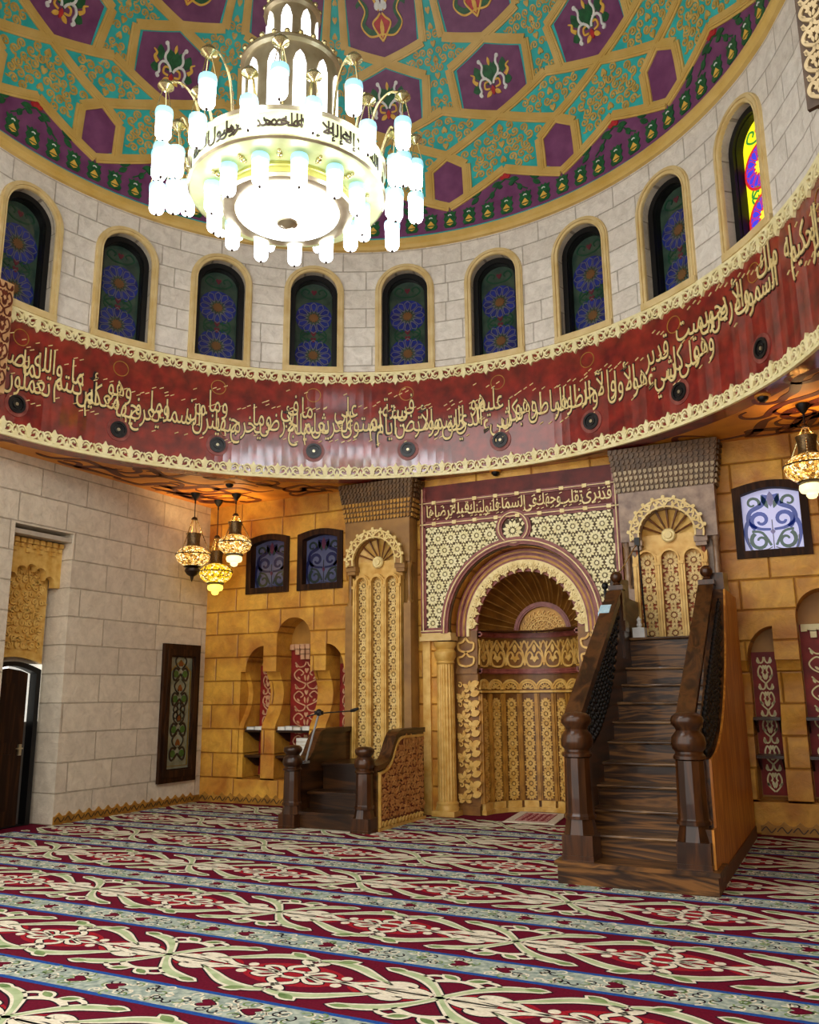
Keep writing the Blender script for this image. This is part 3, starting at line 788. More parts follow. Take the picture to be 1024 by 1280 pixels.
# carved end of the band towards the entrance side
def FE(x, y, h):
    a = rad(A0_)-h/R; r_ = R+x
    return (r_*cos(a), CY+r_*sin(a), y)
m = MB(); m.relief([(-.045, ZB), (.25, ZB), (.25, ZT), (-.045, ZT)], FE, 0, .03, 0, True)
scrollstrip(m, -.035, .12, ZB+.03, ZT-.03, FE, .03, .045, .17, 1, .02); scrollstrip(m, .12, .24, ZB+.03, ZT-.03, FE, .03, .045, .17, 1, .018)
tag(finish('carved_strip', m, [mat('dark carved ground of the strip', '#3a2a1c', .6, 0, hex2='#54402c', scale=8), mat('pale carved stone', '#9a8660', .5, 0, hex2='#b8a67e', scale=8)]), 'pale carved strip cut by the upper right corner of the picture', 'carved strip')
# ================================================================ drum: white wall with windows
WH, WZ0, WSP = .36, 6.47, 7.68
dw = MB(); bayw = rad(-DAZ)*(R+.004)
wins = list(range(-1, 9))
def addcol(a, x0, x1, za, zb_): # quad strip piece at bay azimuth a
    F = cyl(a, 0, R+.004)
    dw.add([F(x0, za[0], 0), F(x1, za[1], 0), F(x1, zb_[1], 0), F(x0, zb_[0], 0)], [(0, 1, 2, 3)])
archz = lambda x: WSP+math.sqrt(max(0, WH*WH-x*x))
xsw = [-WH*cos(PI*k/16) for k in range(17)]
for i in wins:
    a = AZ0+i*DAZ; side = [WH+(bayw/2-WH)*k/3 for k in range(4)]
    for k in range(3):
        addcol(a, side[k], side[k+1], (ZT-.02,)*2, (ZD,)*2); addcol(a, -side[k+1], -side[k], (ZT-.02,)*2, (ZD,)*2)
    for k in range(16):
        x0, x1 = xsw[k], xsw[k+1]
        addcol(a, x0, x1, (ZT-.02,)*2, (WZ0,)*2); addcol(a, x0, x1, (archz(x0), archz(x1)), (ZD,)*2)
a_lo = AZ0+8.5*DAZ; n = 8; a_hi = -21.6; span = a_lo-a_hi
for k in range(n):
    a0, a1 = a_hi+span*k/n, a_hi+span*(k+1)/n
    F0, F1 = cyl(a0, 0, R+.004), cyl(a1, 0, R+.004)
    dw.add([F1(0, ZT-.02, 0), F0(0, ZT-.02, 0), F0(0, ZD, 0), F1(0, ZD, 0)], [(0, 1, 2, 3)])
def drumuv(p):
    return (math.atan2(p[1]-CY, p[0])*R if not (p[0] < 0 and p[1] < CY) else (math.atan2(p[1]-CY, p[0])+2*PI)*R, p[2])
struct(finish('wall_drum', dw, STONE_D, uvf=drumuv), 'round drum wall of white stone blocks')
G_DIM = [mat('dark green glass', '#22352f', .12, 0, hex2='#3d4f40', scale=6, bump=0, spec=.8, emit=.06), mat('ultramarine glass', '#161d58', .12, 0, hex2='#243080', scale=8, bump=0, spec=.8, emit=.1), mat('lead and gilt line', '#5a5a58', .35, bump=0), mat('ochre glass', '#6b4a2c', .2, bump=0, emit=.05), mat('deep green glass', '#17402c', .15, bump=0), mat('dull red glass', '#5a2530', .15, bump=0)]
G_LIT = [glow('daylit yellow glass', '#e6e020', .9), glow('daylit blue glass', '#3c3cd0', .9), glow('daylit red glass', '#c02a50', .7), glow('daylit golden glass', '#ffe63c', 1.1), glow('daylit green glass', '#2f8a3a', .7), glow('daylit crimson glass', '#c8242c', .8)]
lab = ['far left arched drum window cut by the frame edge', 'arched drum window second from the left with blue rosettes', 'arched drum window third from the left, under the left lamps of the chandelier', 'arched drum window straight below the chandelier', 'arched drum window right of the one below the chandelier', 'arched drum window with a bright lamp reflection, right of centre', 'arched drum window third from the right edge', 'arched drum window second from the right edge, seen obliquely', 'daylit arched drum window with vivid yellow and blue glass at the right edge']
for i in range(-1, 9):
    a = AZ0+i*DAZ; F = cyl(a); root = empty('window_%d' % (i+1 if i >= 0 else 14), F(0, WZ0, 0))
    struct(root, lab[i] if i >= 0 else 'arched drum window beyond the left edge')
    path = lambda hw, b: [(-hw, b)]+[(hw*cos(rad(180-t)), WSP+hw*sin(rad(t))) for t in range(0, 181, 9)]+[(hw, b)]
    m = MB(); m.strip(path(.41, 6.42), .10, F, -.01, .03); m.strip(path(.425, 6.42), .035, F, 0, .05); m.strip(path(.375, 6.42), .02, F, 0, .04)
    m.strip([(-.46, 6.43), (0, 6.43), (.46, 6.43)], .09, F, -.01, .045)
    finish('moulding', m, FRAMEC, root)
    m = MB(); o = path(WH, WZ0)
    for k in range(len(o)-1): m.quad(F(*o[k], 0), F(*o[k+1], 0), F(*o[k+1], -.26), F(*o[k], -.26))
    m.quad(F(*o[-1], 0), F(*o[0], 0), F(*o[0], -.26), F(*o[-1], -.26)); finish('reveal', m, STONE_J, root, smooth=True)
    m = MB(); m.strip(path(.325, WZ0+.03), .08, F, -.25, -.1); m.strip(path(.29, WZ0+.06), .03, F, -.25, -.14)
    m.strip([(-.35, WZ0+.03), (.35, WZ0+.03)], .06, F, -.25, -.1); finish('window_frame', m, BLACKM, root)
    g = MB(); m = g; h0 = -.235
    nn = 14
    pane = [(-.31, WZ0)]+[(.31*cos(rad(180-t)), WSP+.31*sin(rad(t))) for t in range(0, 181, 12)]+[(.31, WZ0)]
    for k in range(16):
        xa, xb = -.31*cos(PI*k/16), -.31*cos(PI*(k+1)/16); za, zb_ = [WSP+math.sqrt(max(0, .0961-x*x)) for x in (xa, xb)]
        g.quad(F(xa, WZ0, h0), F(xb, WZ0, h0), F(xb, zb_, h0), F(xa, za, h0), 0)
    for zc in (7.38, 6.76):
        g.strip(circle(0, zc, .19, 36), .15, F, h0, h0+.006, 1, True)
        for k in range(12):
            q = k*PI/6; g.strip([(.09*cos(q), zc+.09*sin(q)), (.15*cos(q+.2), zc+.15*sin(q+.2)), (.22*cos(q+.2), zc+.22*sin(q+.2)), (.255*cos(q), zc+.255*sin(q))], .012, F, h0, h0+.009, 2)
            g.strip([(.09*cos(q), zc+.09*sin(q)), (.15*cos(q-.2), zc+.15*sin(q-.2)), (.22*cos(q-.2), zc+.22*sin(q-.2)), (.255*cos(q), zc+.255*sin(q))], .012, F, h0, h0+.009, 2)
        st = [((.085 if k % 2 else .055)*cos(k*PI/12), zc+(.085 if k % 2 else .055)*sin(k*PI/12)) for k in range(24)]
        if i == 8: g.strip(circle(0, zc, .265, 30), .03, F, h0, h0+.008, 5, True)
        g.relief(st, F, h0, h0+.01, 3)
    for zc, f in ((7.76, 1), (7.07, 1), (7.07, -1)):
        for s in (1, -1):
            g.strip([(s*x, zc+f*y) for x, y in spline([(0, -.06), (.1, -.05), (.19, .02), (.14, .1), (.07, .07), (.09, .02)], 4)], .022, F, h0, h0+.007, 4)
        g.relief(heart(0, zc+f*.05, 0, .05), F, h0, h0+.008, 5)
    g.strip([(p[0]*.93, p[1] if p[1] > WZ0+.01 else WZ0+.09) for p in pane], .012, F, h0, h0+.007, 2)
    finish('glazing', g, G_LIT if i == 8 else G_DIM, root)
# gold moulding at the springing of the dome
m = MB(); m.lathe([(R+.06, ZD-.06), (R-.05, ZD-.05), (R-.06, ZD), (R-.09, ZD+.02), (R-.09, ZD+.07), (R-.05, ZD+.09), (R-.05, ZD+.12), (R+.02, ZD+.14)], (0, CY, 0), 144, cap=False)
struct(finish('trim_7', m, STRAP, smooth=True), 'gold moulding between drum and dome')
# ================================================================ dome
m = MB()
prof = [(RD*cos(rad(l)), DOME_Z+RD*sin(rad(l))) for l in [-3.6+93.6*k/40 for k in range(41)]]
prof[-1] = (.001, DOME_Z+RD)
m.lathe(prof, (0, CY, 0), 160, cap=False)
dome = finish('ceiling_dome', m, TURQ, smooth=True); struct(dome, 'turquoise dome with gold strapwork and aubergine hexagons')
UL = lambda u, l: (u*KX, rad(l)*RD)
LIN = lambda a, b, n=6: [tuple(a[j]+(b[j]-a[j])*k/n for j in (0, 1)) for k in range(n+1)]
straps = []
for s in (1, -1):
    straps += [[(0, 7.5), (s*.5, 2.7)], [(0, 17.6), (s*.5, 12.9)], [(0, 17.6), (s*.5, 21.3)],
               [(s*.335, 4.3), (s*.335, 10.5)], [(s*.335, 10.5), (s*.5, 12.9)],
               [(s*.35, 20.2), (s*.385, 28.1)], [(s*.385, 28.1), (0, 31.4)], [(0, 31.4), (s*.4, 33.8)],
               [(s*.4, 33.8), (s*.44, 46)], [(s*.44, 46), (s*.3, 58)], [(s*.3, 58), (0, 63)], [(0, 63), (s*.5, 68)]]
F16 = [domeul(k) for k in range(16)]
st = MB()
for F in F16:
    for a, b in straps:
        P = LIN(UL(*a), UL(*b))
        sc = 1. if a[1] < 45 else .8
        st.strip(P, .135*sc, F, -.01, .026); st.strip(P, .07*sc, F, 0, .04); st.strip(P, .025*sc, F, 0, .046)
finish('gold_strapwork', st, STRAP, dome)
# lower aubergine border with green palmettes
bo = MB(); pa = MB()
for F in F16:
    for s in (1, -1):
        for k in range(6):
            u0, u1 = s*.5*k/6, s*.5*(k+1)/6
            t0, t1 = 7.5-4.8*k/6, 7.5-4.8*(k+1)/6
            for j in range(3):
                q = lambda u, t, jj: UL(u, -1.9+(t+1.9)*jj/3)
                bo.add([F(*q(u0, t0, j), .004), F(*q(u1, t1, j), .004), F(*q(u1, t1, j+1), .004), F(*q(u0, t0, j+1), .004)], [(0, 1, 2, 3)])
    for k in range(6):
        cx, cy = UL(k/6-.5+1/6, .2)
        T = lambda P: [(cx+x, cy+y) for x, y in P]
        half = [(0, -.13), (.07, -.13), (.10, -.08), (.075, -.03), (.10, .02), (.075, .07), (.095, .125), (.05, .115), (.03, .15), (0, .12)]
        body = half+[(-x, y) for x, y in reversed(half[1:-1])]
        pa.relief(T(body), F, 0, .02, 0)
        pa.relief(T([(-.055, -.055), (.055, -.055), (0, .02)]), F, .0, .03, 1)
        pa.relief(T([(-.05, -.075), (.05, -.075), (.0, -.105)]), F, .0, .026, 1)
        pa.strip(T(arc(0, .055, .025, 20, 160, 6)), .014, F, 0, .03, 2)
    cx, cy = UL(0, 5.9)
    T = lambda P: [(cx+x, cy+y) for x, y in P]
    for q in (90, 20, 160): pa.relief(T(leaf(0, -.02, rad(q), .09, .06)), F, 0, .026, 3)
    for s in (1, -1):
        pa.strip(T(spline([(0, -.03), (s*.12, -.1), (s*.2, -.2), (s*.33, -.3)], 4)), .018, F, 0, .016, 0)
        for x, y, q, L in ((.07, -.05, -20, .15), (.2, -.17, -75, .12), (.42, -.2, -40, .15), (.14, -.12, 190, .1)):
            a = rad(q if s > 0 else 180-q)
            pa.relief(T(leaf(s*x, y, a, L, .075)), F, 0, .02, 0)
    for s in (1, -1):
        cx2, cy2 = UL(s*.3, 3.6)
        pa.relief([(cx2+x, cy2+y) for x, y in leaf(0, 0, rad(150 if s > 0 else 30), .17, .08)], F, 0, .02, 0)
finish('aubergine_border', bo, PURPLE, dome)
finish('palmette_frieze', pa, [LEAFG, YEL, WHITEP, REDP], dome)
# gilt arabesques on the turquoise cells
fi = MB()
cellD = [UL(.5+x, y) for x, y in ((-.5, 17.6), (0, 21.3), (.5, 17.6), (0, 12.9))]
cellE = [UL(x, y) for x, y in ((0, 17.6), (.5, 12.9), (.335, 10.5), (.335, 4.3), (0, 7.5), (-.335, 4.3), (-.335, 10.5), (-.5, 12.9))]
cellF = [UL(.5+x, y) for x, y in ((0, 21.3), (.15, 20.2), (.115, 28.1), (.5, 31.4), (.1, 33.8), (.06, 46), (-.06, 46), (-.1, 33.8), (-.5, 31.4), (-.115, 28.1), (-.15, 20.2))]
for F in F16:
    curlfill(fi, cellD, F, 0, .014, .14, .028, .1, axis=.5*KX)
    curlfill(fi, cellE, F, 0, .014, .145, .028, .1, axis=0)
    curlfill(fi, cellF, F, 0, .014, .135, .026, .09, axis=.5*KX)
finish('gilt_arabesque', fi, mat('matt gold scroll', '#b8943f', .45, 0, hex2='#dcbc6c', scale=10), dome)
# hexagonal fields
def field(F, poly, c, n=4):
    mb = MB(); c = UL(*c); P = [UL(*p) for p in poly]; Q = []
    for i in range(len(P)):
        a, b = P[i], P[(i+1) % len(P)]
        for k in range(4): Q.append((a[0]+(b[0]-a[0])*k/4, a[1]+(b[1]-a[1])*k/4))
    N = len(Q)
    for r_ in range(n):
        for i in range(N):
            g = lambda p, t: F(c[0]+(p[0]-c[0])*t, c[1]+(p[1]-c[1])*t, .006)
            mb.add([g(Q[i], r_/n), g(Q[i], (r_+1)/n), g(Q[(i+1) % N], (r_+1)/n), g(Q[(i+1) % N], r_/n)], [(0, 1, 2, 3)])
    return mb
hA = [(0, 12.0), (.15, 10.1), (.15, 5.4), (0, 3.3), (-.15, 5.4), (-.15, 10.1)]
hC = [(0, 30.3), (.315, 27.6), (.3, 20.5), (0, 18.3), (-.3, 20.5), (-.315, 27.6)]
hG = [(0, 32.0), (.34, 34.1), (.4, 46), (.27, 57), (0, 61), (-.27, 57), (-.4, 46), (-.34, 34.1)]
def medC(F0):
    mb = MB(); F = lambda x, y, h: F0(x, y+rad(24.5)*RD, h)
    for q in range(0, 360, 40): mb.relief(leaf(.02*cos(rad(q)), .05+.02*sin(rad(q)), rad(q), .15, .1), F, 0, .016, 0)
    for s in (1, -1):
        T = lambda P: [(s*x, y) for x, y in P]
        mb.strip(T(spline([(.155, .26), (.125, .18), (.15, .1), (.13, .03), (.05, -.04), (.02, -.1)], 5)), .034, F, 0, .03, 1)
        mb.relief(T(circle(.165, .26, .032, 10)), F, 0, .03, 1)
        mb.strip(T(spline([(.08, .0), (.17, -.0), (.215, -.07), (.2, -.16), (.235, -.2), (.21, -.235)], 5)), .032, F, 0, .03, 1)
        mb.relief(T(circle(.21, -.22, .026, 9)), F, 0, .03, 1)
        mb.strip(T(spline([(.25, -.04), (.31, .02), (.29, .08), (.35, .12)], 5)), [.06-.003*k for k in range(16)], F, 0, .024, 2)
        mb.relief(T(leaf(.2, .0, rad(75), .22, .13)), F, 0, .014, 0)
        mb.relief(T(leaf(.2, -.1, rad(-10), .15, .13)), F, 0, .014, 0)
        mb.strip(T(spline([(.03, -.05), (.12, -.06), (.13, -.14), (.05, -.16)], 5)), .028, F, 0, .026, 2)
        mb.relief(T(leaf(.02, -.19, rad(-35), .13, .07)), F, 0, .024, 2); mb.relief(T(leaf(.06, .1, rad(60), .13, .07)), F, 0, .017, 0)
    mb.relief(leaf(0, -.26, rad(90), .14, .07), F, 0, .028, 3)
    mb.relief(leaf(0, .16, rad(90), .13, .05), F, 0, .022, 2); mb.relief(leaf(0, -.02, rad(90), .16, .09), F, 0, .022, 0)
    return mb
def medG(F0):
    mb = MB(); F = lambda x, y, h: F0(x*.8, y*.95+rad(36.6)*RD, h)
    for s in (1, -1):
        T = lambda P: [(s*x, y) for x, y in P]
        mb.strip(T(spline([(.0, .0), (.28, -.0), (.46, .12), (.36, .3), (.5, .42), (.62, .36)], 6)), [.05+.06*sin(PI*k/30) for k in range(31)], F, 0, .02, 0)
        mb.strip(T(spline([(.02, -.04), (.3, -.06), (.5, .1), (.4, .3), (.54, .46)], 6)), .03, F, 0, .028, 2)
        mb.strip(T(spline([(.0, .3), (.1, .5), (.24, .7), (.16, .86), (.2, 1.)], 6)), .07, F, 0, .026, 1)
        mb.strip(T(spline([(.05, .3), (.3, .62), (.5, .7), (.6, .62)], 6)), .05, F, 0, .024, 2)
        mb.relief(T(leaf(.3, .55, rad(50), .4, .17)), F, 0, .018, 0)
        mb.strip(T(spline([(.0, -.14), (.12, -.02), (.22, .12), (.1, .2), (.02, .26)], 5)), .035, F, 0, .032, 2)
        mb.relief(T(circle(.1, .36, .06, 10)), F, 0, .03, 1)
    mb.relief([(0, -.16), (.11, -.02), (.2, .12), (0, .24), (-.2, .12), (-.11, -.02)], F, 0, .022, 3)
    mb.relief(leaf(0, -.1, rad(90), .28, .1), F, 0, .034, 2)
    mb.relief(leaf(0, .5, rad(90), .5, .16), F, 0, .024, 0)
    return mb
MEDM = [LEAFG, WHITEP, YEL, REDP]
for k in range(16):
    finish('small_hexagon', field(domeul(k+.5), hA, (0, 7.6)), PURPLE, dome)
    h = finish('hexagon_panel', field(F16[k], hC, (0, 24.4)), PURPLE, dome); finish('floral_medallion', medC(domep(k)), MEDM, h)
    h = finish('large_hexagon', field(F16[k], hG, (0, 45)), PURPLE, dome); finish('floral_medallion', medG(domep(k)), MEDM, h)
m = MB(); m.lathe([(RD*cos(rad(69))-.02, DOME_Z+RD*sin(rad(69))-.03), (RD*cos(rad(72))-.02, DOME_Z+RD*sin(rad(72))-.06), (.001, DOME_Z+RD-.06)], (0, CY, 0), 48, cap=False)
finish('crown_disc', m, GOLDDK, dome)
# ================================================================ mihrab
mh = empty('mihrab', (XM, D, 0)); tag(mh, 'deep gold and oxblood prayer niche with fluted shell head and pierced lattice surround', 'prayer niche')
YP = D-.03; FP = wallmap(YP)
X0, X1 = -1.22, 1.70; ZA = 2.52
def archo(r, ry, z0=2.42, n=30): return [(XM-r, z0)]+[(XM+r*cos(rad(180-180*k/n)), ZA+ry*sin(rad(180*k/n))) for k in range(n+1)]+[(XM+r, z0)]
RC = (XM-.04, 3.88)
m = MB()       # dark ground slab of the spandrel panel
m.plate([(X0, 2.46), (XM-1.05, 2.46)]+archo(1.05, 1.11, 2.47)[1:-1]+[(XM+1.05, 2.46), (X1, 2.46), (X1, 4.62), (X0, 4.62)], [], FP, -.06, .02)
finish('lattice_ground', m, mat('dark olive lattice ground', '#3a2a12', .6, 0, hex2='#5a4420', scale=10), mh)
m = MB()
archP = archo(1.16, 1.22, 2.0)
ok = lambda p: not inside(p, archP) and math.hypot(p[0]-RC[0], p[1]-RC[1]) > .27
for sd_ in (1, -1):
    m = MB(); lattice(m, X0+.09, X1-.09, 2.53, 4.01, .2, FP, .02, .038, lambda p: ok(p) and (p[0]-XM)*sd_ >= 0, 0, 12)
    finish('lattice', m, CREAM, mh)
m = MB()
lattice(m, RC[0]-.15, RC[0]+.15, RC[1]-.16, RC[1]+.16, .3, FP, .03, .045, lambda p: math.hypot(p[0]-RC[0], p[1]-RC[1]) < .17, 0, 12)
finish('roundel_lattice', m, CREAM, mh)
m = MB()
def bars(P, w, h, closed=False, mm=0): m.strip(P, w, FP, .0, h, mm, closed)
for w, h, mm in ((.085, .045, 0), (.04, .062, 0), (.012, .068, 1)):
    bars([(X0+.04, 2.50), (X0+.04, 4.58)], w, h, mm=mm); bars([(X1-.04, 2.50), (X1-.04, 4.58)], w, h, mm=mm)
    bars([(X0, 4.045), (RC[0]-.2, 4.045), (RC[0]+.2, 4.045), (X1, 4.045)], w, h, mm=mm); bars([(X0, 4.36), (X1, 4.36)], w*.7, h, mm=mm)
    bars([(X0, 2.50), (XM-1.1, 2.50)], w, h, mm=mm); bars([(XM+1.1, 2.50), (X1, 2.50)], w, h, mm=mm)
    bars(archo(1.115, 1.175, 2.46)[0:], w*1.25, h+.02, mm=mm)
    m.strip(circle(RC[0], RC[1], .215, 36), w, FP, 0, h+.012, mm, True)
for k in range(9): bars([(X0+.2+k*.32, 4.36), (X0+.26+k*.32, 4.36)], .05, .07, mm=1); bars([(X0+.2+k*.32, 4.045), (X0+.26+k*.32, 4.045)], .05, .075, mm=1)
finish('red_moulding', m, [REDMOULD, GOLDLT], mh)
m = MB(); m.box(X0+.02, X1-.02, D-.056, D-.02, 4.07, 4.62); finish('inscription_band', m, mat('dark oxblood band', '#4a1511', .5, 0, hex2='#6e251c', scale=6, spec=.3), mh)
m = MB(); x = X1-.1
W2 = [('قد', .14), ('نرى', .24), ('تقلب', .30), ('وجهك', .32), ('في', .17), ('السماء', .38), ('فلنولينك', .44), ('قبلة', .25), ('ترضاها', .38)]
tot = sum(w for _, w in W2); gap = (X1-X0-.22-tot)/(len(W2)-1)
for i, (w, wd) in enumerate(W2):
    write(m, w, x-wd/2, 4.15+(.02 if i % 2 else 0), wallmap(D-.056), .2, .25, 0, .014, width=wd*1.1); x -= wd+gap
for k in range(40):
    xx = X0+.15+k*.066; zz = 4.12 if k % 3 else 4.305
    m.strip([(xx-.018, zz-.008), (xx+.018, zz+.008)], .01, wallmap(D-.056), 0, .01)
finish('calligraphy', m, GOLDLT, mh)
# dark reveal, second ring and leaf arch set back in the wall
YR = D+.20
m = MB(); o = archo(1.06, 1.12, 2.40)
FQ = wallmap(0)
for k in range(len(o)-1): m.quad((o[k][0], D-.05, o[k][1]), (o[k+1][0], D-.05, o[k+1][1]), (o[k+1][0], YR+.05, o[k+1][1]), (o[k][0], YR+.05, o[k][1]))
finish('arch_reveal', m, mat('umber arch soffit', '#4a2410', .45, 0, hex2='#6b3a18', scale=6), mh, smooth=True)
FR = wallmap(YR)
m = MB(); o2 = archo(1.08, 1.14, 2.40); i2 = archo(.73, .78, 2.40)
m.plate(o2+list(reversed(i2)), [], FR, -.06, 0, 0)
for w, h, r_, ry, mm in ((.1, .05, .985, 1.045, 0), (.05, .075, .985, 1.045, 0), (.02, .082, .985, 1.045, 1), (.03, .05, .92, .98, 1), (.03, .04, .895, .955, 0)):
    m.strip(archo(r_, ry, 2.42), w, FR, 0, h, mm)
finish('inner_arch', m, [REDMOULD, GOLDDK], mh)
m = MB()
N = 17
for k in range(N):
    a = rad(180*(k+.5)/N); cx, cz = XM+.80*cos(a), ZA+.86*sin(a)
    def T(P): return [(cx+x*sin(a)-y*cos(a), cz-x*cos(a)-y*sin(a)) for x, y in P]
    # local frame: x tangential, y inward
    m.relief(T([(-.07, -.055), (.07, -.055), (.078, .01), (.05, .05), (.03, .045), (0, .1), (-.03, .045), (-.05, .05), (-.078, .01)]), FR, 0, .05, 0)
    for s in (1, -1):
        m.strip(T([(s*x, y) for x, y in spiral(.033, -.005, .028, .01, 0, 5, 8)]), .012, FR, .05, .066, 0)
    m.strip(T([(0, -.05), (0, .07)]), .012, FR, .05, .064, 0)
m.strip(archo(.86, .92, 2.42), .04, FR, 0, .045, 0)
finish('leaf_arch', m, GOLDLT, mh)
# fluted shell between the leaf arch and the small back arch
m = MB(); YB = D+.95; NF = 22; SUB = 8; NR_ = 12
rows = []
for j in range(NR_+1):
    t = j/NR_; row = []
    for i in range(NF*SUB+1):
        th = PI*i/(NF*SUB); fl_ = abs(sin(NF*th/2))
        r0 = .80+(.40-.80)*t; bulge = .10*sin(PI*t)
        r_ = r0+bulge-.06*(1-fl_)*(.3+.7*sin(PI*min(1, t+.15)))
        row.append((XM+r_*cos(PI-th), YR+.0+(YB-YR)*t, ZA+.0+(r_*1.04)*sin(th)-.02*t))
    rows.append(row)
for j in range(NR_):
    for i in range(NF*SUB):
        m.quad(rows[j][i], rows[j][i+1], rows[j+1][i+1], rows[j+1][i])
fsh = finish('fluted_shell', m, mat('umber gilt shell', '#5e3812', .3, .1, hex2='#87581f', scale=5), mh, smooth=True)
m = MB()
for i in range(NF+1):
    ii = min(i*SUB*1, NF*SUB)
    m.tube([rows[j][ii] for j in range(0, NR_+1)], [.011-.0005*j for j in range(NR_+1)], 6)
finish('flute_ridges', m, mat('gilt flute ridge', '#8f6428', .35, .1, hex2='#c09450', scale=8), fsh)
m = MB(); FB = wallmap(YB)
m.relief([(XM-.46, ZA-.1), (XM+.46, ZA-.1)]+arc(XM, ZA, .46, 0, 180, 24), FB, -.02, .0, 0)
for w, h, mm in ((.07, .05, 1), (.03, .065, 1)): m.strip(arc(XM, ZA-.02, .40, 0, 180, 24), w, FB, 0, h, mm)
for r_, c in ((.09, 5), (.17, 8), (.25, 11), (.31, 14)):
    for k in range(c):
        a = PI*(k+.5)/c; m.strip(spiral(XM+r_*cos(a), ZA-.06+r_*sin(a), .035, .012, a, 5, 8), .013, FB, 0, .02, 2)
    m.strip(arc(XM, ZA-.06, r_-.04, 0, 180, 20), .014, FB, 0, .024, 2)
finish('shell_boss', m, [GOLDDK, REDMOULD, GOLD], mh)
m = MB(); m.box(XM-1.35, XM+1.35, D+1.12, D+1.18, 0, 3.75); m.box(XM-1.35, XM+1.35, D+.3, D+1.12, 3.7, 3.75)  # unseen box added behind the niche to stop light leaking in
for s in (1, -1): m.box(XM+s*1.3-.05, XM+s*1.3+.05, D+.3, D+1.12, 0, 3.7)
finish('light_leak_cover', m, STONE_GY, mh)
# concave niche wall
RN = .735; YC = D+.22
def ncyl(x, y, h):
    a = PI/2-x/RN; r = RN-h
    return (XM+r*cos(a), YC+r*sin(a), y)
HW = RN*PI/2
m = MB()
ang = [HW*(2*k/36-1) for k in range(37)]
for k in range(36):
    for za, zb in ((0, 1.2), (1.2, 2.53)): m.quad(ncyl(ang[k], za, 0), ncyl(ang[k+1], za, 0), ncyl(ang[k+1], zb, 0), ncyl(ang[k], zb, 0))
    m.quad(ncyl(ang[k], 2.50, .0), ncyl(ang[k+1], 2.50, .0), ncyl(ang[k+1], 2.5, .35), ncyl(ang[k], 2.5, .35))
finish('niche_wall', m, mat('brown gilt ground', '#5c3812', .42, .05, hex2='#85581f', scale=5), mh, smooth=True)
m = MB()
for z, w, h in ((2.45, .07, .05), (2.45, .03, .065), (1.93, .06, .04), (1.93, .03, .055), (1.96, .02, .06)):
    m.strip([(a, z) for a in ang], w, ncyl, 0, h)
finish('red_cornice', m, REDMOULD, mh)
m = MB()
nu = 8
for k in range(nu):
    c = -HW+2*HW*(k+.5)/nu; w = 2*HW/nu
    for s in (1, -1):
        T = lambda P: [(c+s*x*w, 1.98+y*.42) for x, y in P]
        m.strip(T(spline([(0, .05), (.3, .1), (.42, .35), (.25, .55), (.1, .45), (.2, .3)], 5)), .026, ncyl, 0, .022)
        m.strip(T(spline([(.5, .1), (.4, .55), (.2, .75), (0, .95)], 5)), .026, ncyl, 0, .022)
        m.strip(T(spline([(.5, .95), (.36, .8), (.3, .92)], 5)), .024, ncyl, 0, .02)
        m.relief(T(leaf(.28, .62, rad(60), .3, .12)), ncyl, 0, .02)
    m.relief(heart(c, 2.12, 0, .055), ncyl, 0, .024); m.relief(leaf(c, 2.2, rad(90), .13, .06), ncyl, 0, .024)
finish('arabesque_frieze', m, GOLD, mh)
NS = 9; SW = 2*HW/NS
m = MB(); dz = MB(); sc = MB()
for k in range(NS+1):
    c = -HW+SW*k
    for w, h in ((.075, .03), (.04, .055)): m.strip([(c, .15), (c, .9), (c, 1.62)], w, ncyl, 0, h)
for k in range(NS):
    c = -HW+SW*(k+.5)
    z = .24
    while z < 1.6:
        daisy(dz, c, z, .088, ncyl, 0, .024, 12); z += .137
        dz.relief([(c-.03, z-.068), (c, z-.08), (c+.03, z-.068), (c, z-.055)], ncyl, 0, .018)
    for r_, h in ((SW*.52, .03), (SW*.40, .022)): sc.strip(arc(c, 1.68, r_, 0, 180, 12), .026, ncyl, 0, h)
    for q in range(20, 171, 28): sc.relief(leaf(c+.02*cos(rad(q)), 1.68+.02*sin(rad(q)), rad(q), .07, .022, 3), ncyl, 0, .026)
    sc.strip([(c-SW/2, 1.65), (c+SW/2, 1.65)], .03, ncyl, 0, .045)
    dz.relief([(c-SW*.42, .0), (c+SW*.42, .0), (c+SW*.42, .15), (c-SW*.42, .15)], ncyl, 0, .05)
    dz.relief([(c-SW*.5, .0), (c+SW*.5, .0), (c+SW*.5, .06), (c-SW*.5, .06)], ncyl, 0, .07)
finish('rib_mouldings', m, GOLDDK, mh); finish('rosette_strips', dz, GOLD, mh); finish('scallop_row', sc, GOLD, mh)
